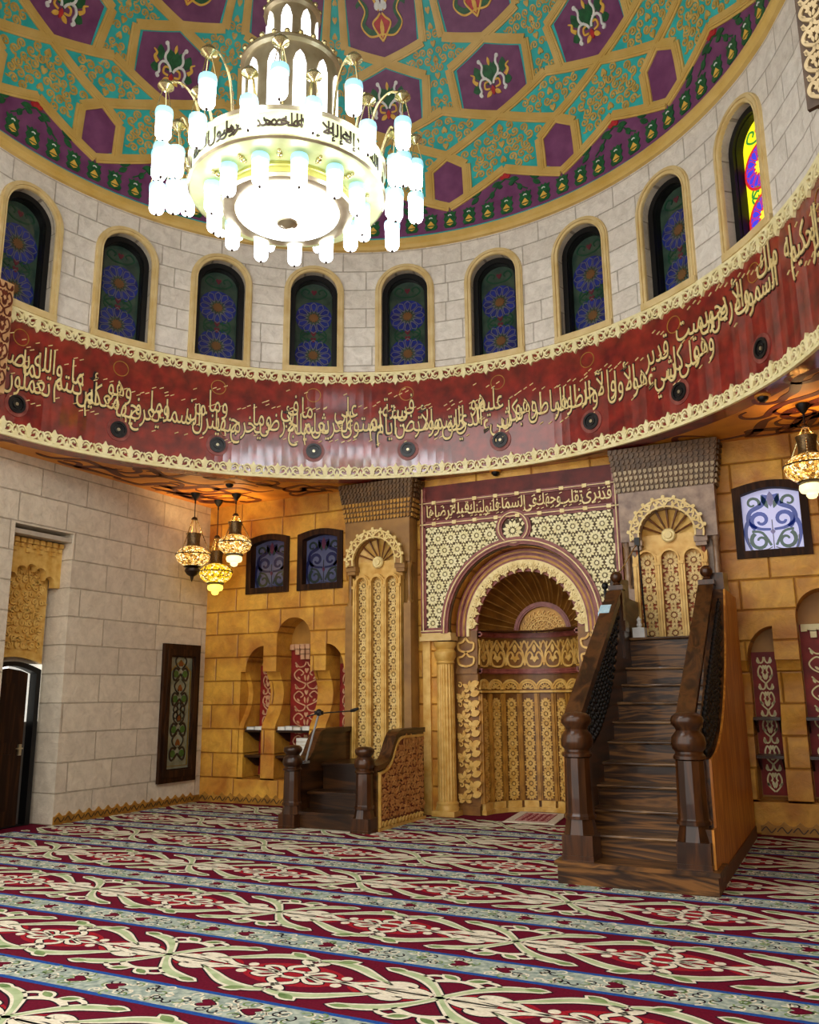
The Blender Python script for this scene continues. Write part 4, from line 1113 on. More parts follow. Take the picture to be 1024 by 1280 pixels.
# carved jambs and columns
for s in (1, -1):
    xi, xo = XM+s*.73, XM+s*1.06
    a, b = min(xi, xo), max(xi, xo)
    m = MB(); m.box(a, b, YR-.02, YR+.06, 0, 2.5); m.box(a-.0, b+.0, YR-.05, YR+.0, 0, .12); m.box(a, b, YR-.05, YR, 1.9, 1.97)
    FJ = wallmap(YR-.02)
    z = .2; i = 0
    c = (a+b)/2
    while z < 1.82:
        for q, L, W in ((90, .15, .07), (35, .16, .08), (145, .16, .08), (-20, .12, .07), (200, .12, .07)):
            m.relief(leaf(c+(.05 if i % 2 else -.05), z, rad(q), L*.8, W*.75), FJ, 0, .035+.004*(i % 2), 1)
        m.strip(spiral(c+(.11 if i % 2 else -.11), z+.02, .045, .015, 0, 6, 10), .018, FJ, 0, .04, 1)
        m.relief(leaf(c-s*.06, z+.05, rad(90+s*70), .15, .09), FJ, 0, .05, 1); m.strip(spiral(c+(-.1 if i % 2 else .1), z+.06, .04, .012, 2, -6, 9), .016, FJ, 0, .036, 1)
        z += .135; i += 1
    for k in range(2):
        for t in (1, -1): m.strip(spline([(c, 2.0+.2*k), (c+t*.1, 2.03+.2*k), (c+t*.12, 2.12+.2*k), (c+t*.05, 2.14+.2*k), (c, 2.2+.2*k)], 4), .028, FJ, 0, .03, 1)
    finish('leaf_jamb', m, [mat('brown jamb ground', '#6a4216', .45, 0, hex2='#8f6224', scale=8), GOLD], mh)
    cx = XM+s*1.155
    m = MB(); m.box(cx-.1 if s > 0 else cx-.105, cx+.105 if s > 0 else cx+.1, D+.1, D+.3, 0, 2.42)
    finish('recess_back', m, mat('recess brown plaster', '#6a4420', .5, 0, hex2='#8a5c28', scale=4), mh)  # even brown back behind the column
    m = MB(); cc = (cx, D+.02, 0)
    prof = []
    m.box(cx-.17, cx+.17, D-.14, D+.16, 0, .07); m.lathe([(.16, .07), (.165, .1), (.15, .13), (.155, .16), (.135, .19)], cc, 24)
    m2 = MB(); NFt = 16
    vs, fs = [], []
    for i in range(NFt*6):
        th = 2*PI*i/(NFt*6); r_ = .118+.012*abs(sin(NFt*th/2))
        for z, k in ((.19, 1.), (1.2, .98), (2.03, .92)): vs.append((cx+r_*k*cos(th), D+.02+r_*k*sin(th), z))
    n = NFt*6
    for i in range(n):
        j = (i+1) % n
        for t in (0, 1): fs.append((i*3+t, j*3+t, j*3+t+1, i*3+t+1))
    m2.add(vs, fs)
    sh = finish('column', m2, GOLD, mh, smooth=True)
    finish('column_base', m, GOLD, sh, smooth=True)
    m = MB(); m.lathe([(.115, 2.03), (.135, 2.05), (.12, 2.08), (.15, 2.13), (.155, 2.2), (.125, 2.24), (.16, 2.3), (.165, 2.34)], cc, 24)
    finish('column_capital', m, GOLD, sh, smooth=True)
    m = MB(); xx0, xx1 = (X0, X0+.115) if s < 0 else (X1-.18, X1-.06)
    m.box(xx0, xx1, D-.04, D+.02, 0, 2.36); finish('flat_pilaster', m, GOLD, mh)
    m = MB(); xx0, xx1 = (X0-.01, XM-1.0) if s < 0 else (XM+1.0, X1+.01)
    m.box(xx0, xx1, D-.12, D+.12, 2.36, 2.42); m.box(xx0+.02, xx1-.02, D-.09, D+.1, 2.42, 2.47); finish('impost_shelf', m, mat('cream impost', '#c9a860', .45, 0, hex2='#e0c486', scale=6), mh)

# ================================================================ carved piers beside the mihrab
TRAC = mat('gold tracery', '#c8a052', .45, 0, hex2='#e6cb86', scale=10)
def pier(x0, x1, zlow, name_label, lower_z, mats, zc, rsh):
    BODY, SCREEN, BACK = mats
    c = (x0+x1)/2; YF = D-.29; F = wallmap(YF)
    root = empty('carved_pier', (c, D-.15, 0)); tag(root, name_label, 'pier', 'carved piers beside the mihrab')
    m = MB()
    m.box(x0+.02, x1-.02, D-.16, D-.001, 0, 4.14)
    for a, b in ((x0, x0+.14), (x1-.11, x1)): m.box(a, b, YF, D-.05, 0, zlow)
    o = [(x0, 3.5), (c-rsh-.05, 3.5), (c-rsh-.05, zc)]+[(c+(rsh+.05)*cos(rad(180-180*k/20)), zc+(rsh+.05)*sin(rad(180*k/20))) for k in range(21)]+[(c+rsh+.05, 3.5), (x1, 3.5), (x1, 4.14), (x0, 4.14)]
    m.plate(o, [], F, -.2, .02)
    finish('pier_body', m, BODY, root)
    for xx in (x0+.055, x1-.045):
        m = MB(); m.lathe([(.05, 0), (.05, .04), (.035, .06), (.035, 3.5-zlow-.06), (.05, 3.5-zlow-.04), (.05, 3.5-zlow)], (xx, YF+.06, zlow), 14)
        finish('colonnette', m, BODY, root, smooth=True)
    m = MB(); w = (x1-x0-.34)/3; xa = c-1.5*w; hz = zc-.16
    holes = [archpoly(xa+k*w+.035, xa+(k+1)*w-.035, lower_z, hz-.14, 12) for k in range(3)]
    m.plate([(xa-.03, lower_z-.05), (xa+3*w+.03, lower_z-.05), (xa+3*w+.03, hz-.06)]+[(xa+(2-k)*w+w*(1-t/8), hz-.1+.09*sin(PI*t/8)) for k in range(3) for t in range(9)]+[(xa-.03, hz-.06)], holes, F, -.08, .03)
    for k in range(3):
        m.strip(archpoly(xa+k*w+.03, xa+(k+1)*w-.03, lower_z, hz-.14, 12)[1:]+[(xa+k*w+.03, lower_z)], .022, F, .03, .048)
    for k in range(4): m.strip([(xa+k*w, lower_z), (xa+k*w, hz-.2)], .03, F, .03, .055); m.strip([(xa+k*w-.03, hz-.2), (xa+k*w+.03, hz-.2)], .04, F, .03, .065)
    sc = finish('screen', m, SCREEN, root)
    m = MB(); m.box(xa, xa+3*w, YF+.06, YF+.1, lower_z, hz); finish('screen_back', m, BACK, sc)
    FS = wallmap(YF+.06)
    for k in range(3):
        m = MB()
        cc = xa+(k+.5)*w; rr = w/2-.035; z = hz-.17; q = archpoly(cc-rr-.005, cc+rr+.005, lower_z, hz-.14, 10)
        while z > lower_z+.02:
            daisy(m, cc, z, rr*1.02, FS, 0, .03, 12, lambda p: inside(p, q))
            for t in (1, -1): m.relief([(cc+t*rr*.95, z-rr*1.05-.03), (cc+t*rr*.5, z-rr*1.05), (cc+t*rr*.95, z-rr*1.05+.03)], FS, 0, .026)
            m.relief(leaf(cc-.05, z-rr*1.05, 0, .1, .035, 3), FS, 0, .026)
            z -= rr*2.1
        finish('rosette_tracery', m, TRAC, sc)
    # shell niche
    m = MB(); NFt = 9; n = NFt*8
    rows = []
    for j in range(6):
        t = j/5; row = []
        for i in range(n+1):
            th = PI*i/n; fl_ = abs(sin(NFt*th/2*1.0))
            r_ = (rsh+.06)*(1-t)+.06*t; dp = .02+.095*sin(PI/2*t)-.02*fl_*(1-t)
            row.append((c+r_*cos(PI-th), YF+dp, zc+r_*sin(th)))
        rows.append(row)
    for j in range(5):
        for i in range(n): m.quad(rows[j][i], rows[j][i+1], rows[j+1][i+1], rows[j+1][i])
    m.box(c-rsh-.05, c+rsh+.05, YF+.05, YF+.12, hz-.1, zc+.02)
    s_ = finish('shell_niche', m, SCREEN, root, smooth=True)
    m = MB()
    for i in range(1, 8):
        th = PI*i/8
        P = [(c+r_*cos(th), YF+dp-.015, zc+r_*sin(th)) for r_, dp in ((rsh+.04, .01), (rsh*.7, .045), (rsh*.4, .08), (.08, .10))]
        m.tube(P, [.016, .014, .011, .008], 6)
    finish('shell_ribs', m, mat('umber rib', '#5a3416', .45, 0, hex2='#7a4a20', scale=8), s_)
    m = MB(); m.lathe([(.085, 0), (.09, .02), (.075, .04), (.05, .035), (.045, .055), (0, .06)], (0, 0, 0), 20)
    m.v = [(c+v[0], YF+.06-v[2]-.03, zc+v[1]) for v in m.v]
    finish('shell_boss', m, GOLDLT, s_, smooth=True)
    m = MB()
    for k in range(4):      # stepped edge of the crest
        m.strip(arc(c, zc, rsh+.065, -8, 188, 28), .13-.012*k, F, -.04 if k == 0 else .02*k, .035+.028*k)
    for s in (1, -1): m.box(c+s*(rsh+.065)-.08, c+s*(rsh+.065)+.08, YF-.08, YF+.1, zc-.12, zc-.05); m.box(c+s*(rsh+.065)-.065, c+s*(rsh+.065)+.065, YF-.06, YF+.1, zc-.17, zc-.12)
    cr_ = finish('crest_arch', m, BODY, root)
    m = MB(); nn = 11
    for k in range(nn):
        a = rad(180*(k+.5)/nn); cx, cz = c+(rsh+.075)*cos(a), zc+(rsh+.075)*sin(a)
        m.strip(spiral(cx, cz, .05, .012, a+PI/2, 7. if k % 2 else -7., 14), .02, F, .1, .138)
        m.relief(leaf(cx+.04*cos(a), cz+.04*sin(a), a+.5, .05, .05), F, .1, .134); m.relief(leaf(cx, cz, a+PI, .085, .04), F, .1, .134); m.relief(leaf(cx+.05*cos(a+1.57), cz+.05*sin(a+1.57), a+PI/2, .06, .04), F, .1, .134)
    m.strip(arc(c, zc, rsh+.115, -8, 188, 28), .022, F, .08, .13); m.strip(arc(c, zc, rsh+.015, -8, 188, 28), .022, F, .08, .13)
    finish('leaf_crest', m, mat('bright gilt crest', '#d2b468', .45, 0, hex2='#ecd694', scale=9) if BODY is PIERB else bpy.data.materials['bright gilt crest'], cr_)
    # stalactite cornice
    m = MB()
    nrow = 8
    for r_ in range(nrow):
        e = .011*r_+.01; z = 4.14+r_*.072
        m.box(x0-e, x1+e, YF-e, D-.001, z, z+.072)
        cnt = 20
        for k in range(cnt):
            xx = x0-e+(x1-x0+2*e)*(k+.5)/cnt; y = YF-e
            m.relief([(xx-.021, z+.066), (xx-.021, z+.03), (xx, z+.006), (xx+.021, z+.03), (xx+.021, z+.066)], wallmap(y), -.005, .022, 1 if r_ < 4 else 0)
        for xs in (x0-e, x1+e):
            for k in range(4):
                yy = YF+(D-YF)*(k+.5)/4; s = 1 if xs > c else -1
                m.box(min(xs, xs+s*.022), max(xs, xs+s*.022), yy-.025, yy+.025, z+.02, z+.066, 1 if r_ < 4 else 0)
    finish('stalactite_cornice', m, [mat('umber cornice', '#4a3318', .5, 0, hex2='#6b4a22', scale=8), GOLDDK if BODY is PIERB else mat('dull bronze stud', '#7a6648', .4, .2, hex2='#a08a66', scale=8)], root)
pier(-2.36, -1.285, 2.9, 'brown and gold carved pier behind the small wooden pulpit', .55, (PIERB, GOLD, BROWNBACK), 3.52, .34)
pier(1.745, 2.93, 2.9, 'mottled brown carved pier behind the top of the tall wooden staircase', 2.1, (MARB, GOLD, mat('orange-red carved ground', '#8a3a18', .6, 0, hex2='#b05a24', scale=8)), 3.55, .33)
# ================================================================ wooden posts, staircase pulpit (minbar) and small pulpit
def post(parent, x, y, z0, H, k=1., nm='newel_post'):
    """turned newel post: chamfered block, octagonal shaft, ringed neck and bulb"""
    m = MB(); b = .142*k; zb = H*.27
    for za, zb2, w0, w1 in ((0, zb*.12, b, b), (zb*.12, zb*.62, b*.96, b*.96)):
        m.box(x-w0, x+w0, y-w0, y+w0, z0+za, z0+zb2)
    r8 = b*.98/cos(PI/8)
    m.lathe([(r8*.98, zb*.62), (b*.86, zb)], (x, y, z0), 8, 0, PI/8)
    p = finish(nm, m, DWOODZ, parent)
    m = MB(); rs = .128*k
    m.lathe([(rs*1.12, zb), (rs*1.12, zb+.025), (rs*1.02, zb+.04), (rs, zb+.05), (rs*.93, H*.68)], (x, y, z0), 12, 0, PI/12)
    finish('shaft', m, DWOODZ, p)
    m = MB(); h = H*.68
    pr = [(.12, 0), (.145, .01), (.145, .03), (.125, .045), (.125, .06), (.15, .08), (.158, .12), (.15, .16), (.12, .19), (.105, .205), (.115, .225), (.145, .25), (.15, .275), (.14, .3), (.1, .325), (.0, .335)]
    sc = (H-h)/.335
    m.lathe([(r_*k*.92, h+z*sc) for r_, z in pr], (x, y, z0), 28)
    finish('turned_head', m, DWOODZ, p, smooth=True)
    return p
MX0, MX1, MY = 1.775, 3.07, 7.7
mn = empty('minbar', ((MX0+MX1)/2, MY, 0)); tag(mn, 'tall dark oak staircase pulpit with turned newel posts and amber side panels', 'pulpit')
m = MB(); m.box(MX0-.02, MX1+.02, MY, MY+.45, 0, .155); m.box(MX0-.04, MX1+.04, MY-.03, MY+.45, .155, .19); finish('base_step', m, STEPW, mn)
stepy = [MY]+[8.05+.25*(k-1) for k in range(1, 10)]+[10.32]; stepz = [.19+.19*k for k in range(10)]+[2.25]
for k in range(1, 11):
    y1 = stepy[k+1] if k < 10 else D-.3
    m = MB(); xa, xb = MX0+.13, MX1-.22
    m.box(xa, xb, stepy[k], y1+.06 if k < 10 else y1, stepz[k-1]-.02, stepz[k]-.035)
    st_ = finish('step', m, STEPW, mn)
    m = MB(); m.box(xa, xb, stepy[k]-.03, y1+.03 if k < 10 else y1, stepz[k]-.035, stepz[k]); m.tube([(xa, stepy[k]-.03, stepz[k]-.0175), (xb, stepy[k]-.03, stepz[k]-.0175)], .0176, 8)
    finish('tread', m, wood('worn step nosing', '#3a2414', '#8a6844', 'x', .3) if k == 1 else bpy.data.materials['worn step nosing'], st_)
YE = D-.3
curve = spline([(7.95, 1.05), (8.35, 1.10), (8.8, 1.27), (9.25, 1.6), (9.6, 2.02), (9.85, 2.5), (9.95, 2.72)], 6)
for s, xo, xi in ((-1, MX0, MX0+.15), (1, MX1, MX1-.24)):
    a, b = min(xo, xi), max(xo, xi)
    P = ([(MY+.1, 0), (MY+.1, .5), (7.95, .5)] if s > 0 else [(7.95, 0)])+curve+[(YE, 2.72), (YE, 0)]
    m = MB(); Fx = lambda x, y, h: (h, x, y)
    m.plate(P, [], Fx, a+.02, b-.0 if s < 0 else b-.02)
    pn = finish('side_wall', m, DWOODY, mn)
    m = MB(); hx = (a, a+.02) if s < 0 else (b-.02, b)
    m.plate(P, [], Fx, hx[0], hx[1]); finish('side_panel', m, SIDEW, pn)
    m = MB(); ex = (a-.012, a) if s < 0 else (b, b+.012)
    m.box(ex[0], ex[1], MY+.1, YE, 0, .13); finish('skirting_board', m, mat('brown skirting wood', '#5c3413', .5), pn)
    # handrail
    xr = a+.11 if s < 0 else b-.185
    def rail(y): return 1.36+(y-7.95)*.70
    m = MB(); P2 = [(7.9, 1.10), (8.04, 1.10), (8.04, rail(8.04)-.06), (9.82, rail(9.82)-.06), (9.82, rail(9.82)+.06), (7.9, rail(7.9)+.06)]
    m.plate(P2, [], Fx, xr-.065, xr+.065); m.plate([(7.88, rail(7.88)+.06), (9.84, rail(9.84)+.06), (9.84, rail(9.84)+.085), (7.88, rail(7.88)+.085)], [], Fx, xr-.08, xr+.08)
    finish('handrail', m, DWOODY, mn)
    # openwork balustrade between rail and curved wall top
    m = MB(); cz = lambda y: next((c0[1]+(c1[1]-c0[1])*(y-c0[0])/(c1[0]-c0[0]) for c0, c1 in zip(curve, curve[1:]) if c0[0] <= y <= c1[0]), 1.1)
    xq = xr+.03 if s < 0 else b-.06
    for k in range(26):
        y = 8.1+k*.068; z0, z1 = cz(y), rail(y)-.05
        if z1-z0 < .03: continue
        nb = max(1, int((z1-z0)/.075))
        for j in range(nb):
            zc = z0+(z1-z0)*(j+.5)/nb; r_ = .03
            m.ball((xq, y, zc), r_*.82, 8, 0, 1.25)
        m.tube([(xq, y, z0), (xq, y, z1)], .009, 6)
    finish('balustrade', m, BLACKM, mn, smooth=True)
    post(mn, MX0+.155 if s < 0 else MX1-.165, 7.87, .19, 1.26)
    # rear post with ball finial and backing block
    m = MB(); yb = 9.98
    m.box(xr-.07, xr+.07, yb-.07, yb+.07, 2.0, 2.78); m.box(xr-.085, xr+.085, yb-.085, yb+.085, 2.78, 2.83); m.box(xr-.09, xr+.09, yb-.09, yb+.09, 2.3, 2.42)
    rp = finish('rear_post', m, DWOODZ, mn)
    m = MB(); m.lathe([(.04, 2.83), (.05, 2.845), (.035, 2.87)], (xr, yb, 0), 14); m.ball((xr, yb, 2.93), .07, 16); finish('ball_finial', m, DWOODZ, rp, smooth=True)
    m = MB(); m.plate([(10.06, 2.5), (10.5, 2.72), (10.5, 2.95), (10.06, 2.92)], [], Fx, a+.01, b-.02); finish('end_board', m, DWOODY, mn)

pu = empty('small_pulpit', (-1.72, 9.5, 0)); tag(pu, 'low dark oak pulpit with two turned posts and a red carved side panel', 'pulpit')
PX0, PX1, PY = -2.38, -1.06, 9.42
for k, (z, y) in enumerate(((.2, 9.5), (.41, 9.8), (.74, 10.12))):
    m = MB(); y1 = (9.86, 10.18, D-.32)[k]
    m.box(PX0+.2, PX1-.2, y, y1, 0 if k == 0 else (.2, .41)[k-1]-.02, z-.035); s_ = finish('step', m, DWOOD, pu)
    m = MB(); m.box(PX0+.18, PX1-.18, y-.03, y1, z-.035, z); finish('tread', m, DWOOD, s_)
prof = [(9.6, 0), (9.6, .72)]+spline([(9.6, .72), (9.78, .745), (9.92, .82), (10.05, 1.0), (10.15, 1.1), (10.28, 1.13)], 5)[1:]+[(D-.32, 1.13), (D-.32, 0)]
Fx = lambda x, y, h: (h, x, y)
top = [p for p in prof if p[1] > .5]
for s, xo in ((-1, PX0+.03), (1, PX1-.03)):
    m = MB(); a, b = (xo, xo+.1) if s < 0 else (xo-.1, xo)
    m.plate(prof, [], Fx, a, b); sd = finish('side_wall', m, DWOODY, pu)
    m = MB()
    m.strip(top, .06, lambda x, y, h: (h, x, y+.02), a-.03, b+.03); finish('top_rail', m, DWOODY, sd)
    FO = (lambda x, y, h: (PX1-.03+h, x, y)) if s > 0 else (lambda x, y, h: (PX0+.03-h, x, y))
    m = MB(); ip = [(9.68, .1), (9.68, .66)]+[(p[0]+.03, p[1]-.07) for p in top[1:-1]]+[(D-.36, 1.06), (D-.36, .1)]
    m.relief(ip, FO, -.01, .014, 0)
    rnd = random.Random(8)
    yy = 9.72
    while yy < D-.38:
        zz = .16
        while zz < 1.04:
            if inside((yy, zz), ip) and clearance((yy, zz), ip) > .03:
                m.strip(spiral(yy, zz, .036, .012, rnd.uniform(0, 6), rnd.choice((5, -5)), 8), .014, FO, .014, .03, 1)
                m.relief(leaf(yy, zz+.03, rnd.uniform(0, 6), .07, .035, 3), FO, .014, .028, 1)
            zz += .072
        yy += .075
    edge = [(9.66, .04), (9.66, .66)]+[(p[0]+.02, p[1]-.05) for p in top[1:-1]]+[(D-.36, 1.08)]
    m.strip(edge, .03, FO, .0, .035, 2)
    yy = 9.75
    while yy < D-.4:
        m.strip(spline([(yy-.05, .05), (yy-.015, .1), (yy+.015, .04), (yy+.05, .09)], 4), .016, FO, .01, .034, 2)
        if yy > 10.3: m.relief(leaf(yy, 1.065, rad(-90), .12, .05), FO, .014, .03, 1)
        yy += .095
    m.relief([(9.62, 0), (D-.34, 0), (D-.34, .035), (9.62, .035)], FO, 0, .04, 2)
    finish('carved_side_panel', m, [mat('oxblood carved ground', '#5a2012', .5, 0, hex2='#7a3018', scale=8), mat('copper gilt scroll', '#a86a36', .42, .1, hex2='#cf9a5a', scale=9), GOLD], sd)
for x in (-2.25, -1.2): post(pu, x, 9.5, 0, 1.0, .88)

# ================================================================ shelves and books in the niches
BOOKM = [mat('white page block', '#d8d8d0', .6, 0, bump=.05), mat('pale grey cover', '#a8b0b4', .5, 0, bump=.05), mat('black cover', '#16181c', .4, 0, bump=.05), mat('cream cover', '#d8ceb0', .5, 0, bump=.05)]
def book(x, y, z, w, d, h, cov, label, group=None, standing=False):
    root = empty('book', (x, y, z)); tag(root, label, 'book', group)
    m = MB(); m.box(x-w/2, x+w/2, y-d/2, y+d/2, z, z+.005); m.box(x-w/2, x+w/2, y-d/2, y+d/2, z+h-.005, z+h); m.box(x-w/2, x-w/2+.005, y-d/2, y+d/2, z, z+h)
    finish('cover', m, BOOKM[cov], root)
    m = MB(); m.box(x-w/2+.005, x+w/2-.006, y-d/2+.005, y+d/2-.005, z+.005, z+h-.005); finish('pages', m, BOOKM[0], root)
G1 = 'books lying on the niche shelves'
book(-4.27, D+.14, 1.10, .14, .2, .045, 1, 'pale grey book at the left of the upper shelf nearest the white wall', G1)
book(-4.12, D+.14, 1.10, .13, .2, .05, 0, 'white book at the right of the upper shelf nearest the white wall', G1)
for k, (x, c, l) in enumerate(((-3.69, 0, 'white book at the left end of the middle niche shelf'), (-3.55, 1, 'grey book lying second from the left on the middle niche shelf'), (-3.4, 3, 'cream book lying third from the left on the middle niche shelf'), (-3.24, 0, 'white book at the right end of the middle niche shelf'))):
    book(x, D+.14, 1.10, .13, .2, .05+.012*(k % 2), c, l, G1)
for k in range(5):
    pos = ('bottom', 'second from bottom', 'middle', 'second from top', 'topmost')[k]
    book(-3.3, D+.16, .72+k*.054, .24, .2, .05, (0, 1, 0, 3, 0)[k], '%s book of the white stack on the lower middle niche shelf' % pos, 'white stack of books on the lower shelf')
book(-2.72, D+.14, 1.10, .2, .2, .04, 0, 'pale book on the shelf right behind the small pulpit', G1)

# ================================================================ microphones, tissue box, packet, rug
mk = empty('microphone_stand', (-2.27, 9.75, .75)); tag(mk, 'pale grey boom microphone stand leaning over the left side of the small pulpit', 'microphone stand')
m = MB(); m.tube([(-2.26, 9.75, .77), (-2.14, 9.64, .80), (-1.93, 9.6, 1.40)], .014, 8); m.box(-2.36, -2.2, 9.68, 9.82, .755, .785); finish('pole', m, mat('pale grey metal', '#b4bac0', .3, .5, bump=0), mk)
m = MB(); m.tube([(-2.1, 9.58, 1.35), (-1.93, 9.6, 1.39), (-1.46, 9.62, 1.42)], .008, 8); finish('boom', m, BLACKM, mk)
m = MB(); m.ball((-1.93, 9.6, 1.40), .045, 12); m.box(-1.98, -1.88, 9.57, 9.63, 1.37, 1.42); finish('clamp', m, BLACKM, mk)
m = MB(); m.tube([(-1.47, 9.62, 1.42), (-1.42, 9.62, 1.43), (-1.36, 9.62, 1.45)], [.018, .024, .016], 10); finish('microphone', m, BLACKM, mk)
mk = empty('microphone_stand', (2.0, 10.45, 2.2)); tag(mk, 'thin boom microphone stand on the landing of the tall staircase pulpit', 'microphone stand')
m = MB(); m.tube([(2.06, 10.62, 2.25), (2.06, 10.5, 3.1), (2.05, 10.5, 3.42)], .011, 8); m.lathe([(.1, 0), (.1, .02), (.02, .04)], (2.06, 10.62, 2.25), 16); finish('pole', m, BLACKM, mk)
m = MB(); m.tube([(2.05, 10.47, 3.40), (1.9, 10.2, 3.05), (1.76, 10.02, 2.86)], .008, 8); finish('boom', m, BRASS, mk)
m = MB(); m.box(2.02, 2.08, 10.44, 10.5, 3.36, 3.46); finish('clamp', m, BLACKM, mk)
m = MB(); m.ball((1.74, 10.0, 2.84), .04, 12, 0, 1.1); m.tube([(1.74, 10.0, 2.84), (1.745, 9.98, 2.7), (1.76, 9.96, 2.56)], .016, 8); finish('microphone', m, BLACKM, mk, smooth=True)
tb = empty('tissue_box', (2.02, 10.42, 2.25)); tag(tb, 'small white tissue box on the top landing of the tall staircase pulpit', 'tissue box')
m = MB(); m.box(1.95, 2.09, 10.36, 10.5, 2.25, 2.37); finish('box', m, WHITEP, tb)
m = MB()
m.lathe([(.02, 2.37), (.035, 2.4), (.022, 2.44), (.03, 2.47), (.0, 2.51)], (2.02, 10.43, 0), 7); finish('tissue', m, WHITEP, tb)
m = MB(); m.box(1.79, 1.91, 9.42, 9.56, 2.49, 2.53)
m.v = [(v[0], v[1], v[2]+(v[1]-9.49)*.7-.003) for v in m.v]
tag(finish('tissue_packet', m, mat('pale blue plastic wrap', '#9cc8dc', .3, 0, hex2='#c4e0ec', scale=20), origin=(1.85, 9.49, 2.49)), 'pale blue tissue packet lying on the left handrail of the staircase pulpit', 'tissue packet')
rg = empty('prayer_rug', (.4, 11.35, .004)); tag(rg, 'small cream bordered red prayer rug lying before the mihrab', 'rug')
Fr_ = lambda x, y, h: (.02+x-(y)*.12, 10.98+y, h+.004)
m = MB(); m.relief([(0, 0), (.68, 0), (.68, 1.0), (0, 1.0)], Fr_, -.003, .008, 0)
finish('rug_border', m, mat('cream rug pile', '#c4b8a4', .9, 0, hex2='#ded4c0', scale=30), rg)
m = MB(); m.relief([(.12, .12), (.56, .12), (.56, .88), (.12, .88)], Fr_, .004, .011, 0)
for k in range(5):
    for j in range(8): m.strip(spiral(.17+k*.085, .17+j*.093, .03, .01, k+j, 5, 7), .012, Fr_, .01, .013, 1)
m.strip([(.14, .14), (.54, .14), (.54, .86), (.14, .86)], .012, Fr_, .01, .013, 1, True)
finish('rug_field', m, [mat('crimson rug pile', '#7a1c28', .9, 0, hex2='#94303a', scale=30), mat('pink rug scroll', '#c89890', .9, 0, bump=0)], rg)

# ================================================================ hanging mosaic lamps
def plamp(name, loc, power, col, r):
    l = bpy.data.lights.new(name, 'POINT'); l.energy = power; l.color = col; l.shadow_soft_size = r
    o = bpy.data.objects.new(name, l); o.location = loc; COL.objects.link(o); return o
def mosaic(name, base, hot, strength):
    m, nt, b = newmat(name); tc = node(nt, 'ShaderNodeTexCoord')
    v = node(nt, 'ShaderNodeTexVoronoi', Scale=38.); nt.links.new(tc.outputs['Object'], v.inputs['Vector'])
    v2 = node(nt, 'ShaderNodeTexVoronoi', Scale=38., feature='DISTANCE_TO_EDGE'); nt.links.new(tc.outputs['Object'], v2.inputs['Vector'])
    sp = node(nt, 'ShaderNodeSeparateColor'); nt.links.new(v.outputs['Color'], sp.inputs[0])
    c = ramp(nt, sp.outputs[0], [(.0, lin('#5a3a18')), (.2, lin(base)), (.65, lin(hot)), (1., lin('#fff2c0'))])
    e = ramp(nt, v2.outputs['Distance'], [(.03, (.05, .03, .02)), (.1, (1, 1, 1))])
    mx = node(nt, 'ShaderNodeMix', data_type='RGBA', blend_type='MULTIPLY'); mx.inputs['Factor'].default_value = 1
    nt.links.new(c, mx.inputs['A']); nt.links.new(e, mx.inputs['B'])
    nt.links.new(mx.outputs['Result'], b.inputs['Base Color']); nt.links.new(mx.outputs['Result'], b.inputs['Emission Color'])
    b.inputs['Emission Strength'].default_value = strength; b.inputs['Roughness'].default_value = .25
    return m
MOSA = mosaic('lit amber mosaic glass', '#a06820', '#e8b858', 1.7)
MOSY = mosaic('lit yellow mosaic glass', '#c89810', '#ffd428', 1.6)
BULBY = glow('lit yellow globe', '#ffe060', 1.6); BULBW = glow('lit pearl globe', '#ffe4a0', 1.8)
PIERCED = mat('pierced bronze', '#3c2c1c', .35, .6, hex2='#7a6038', scale=60, bump=.3)
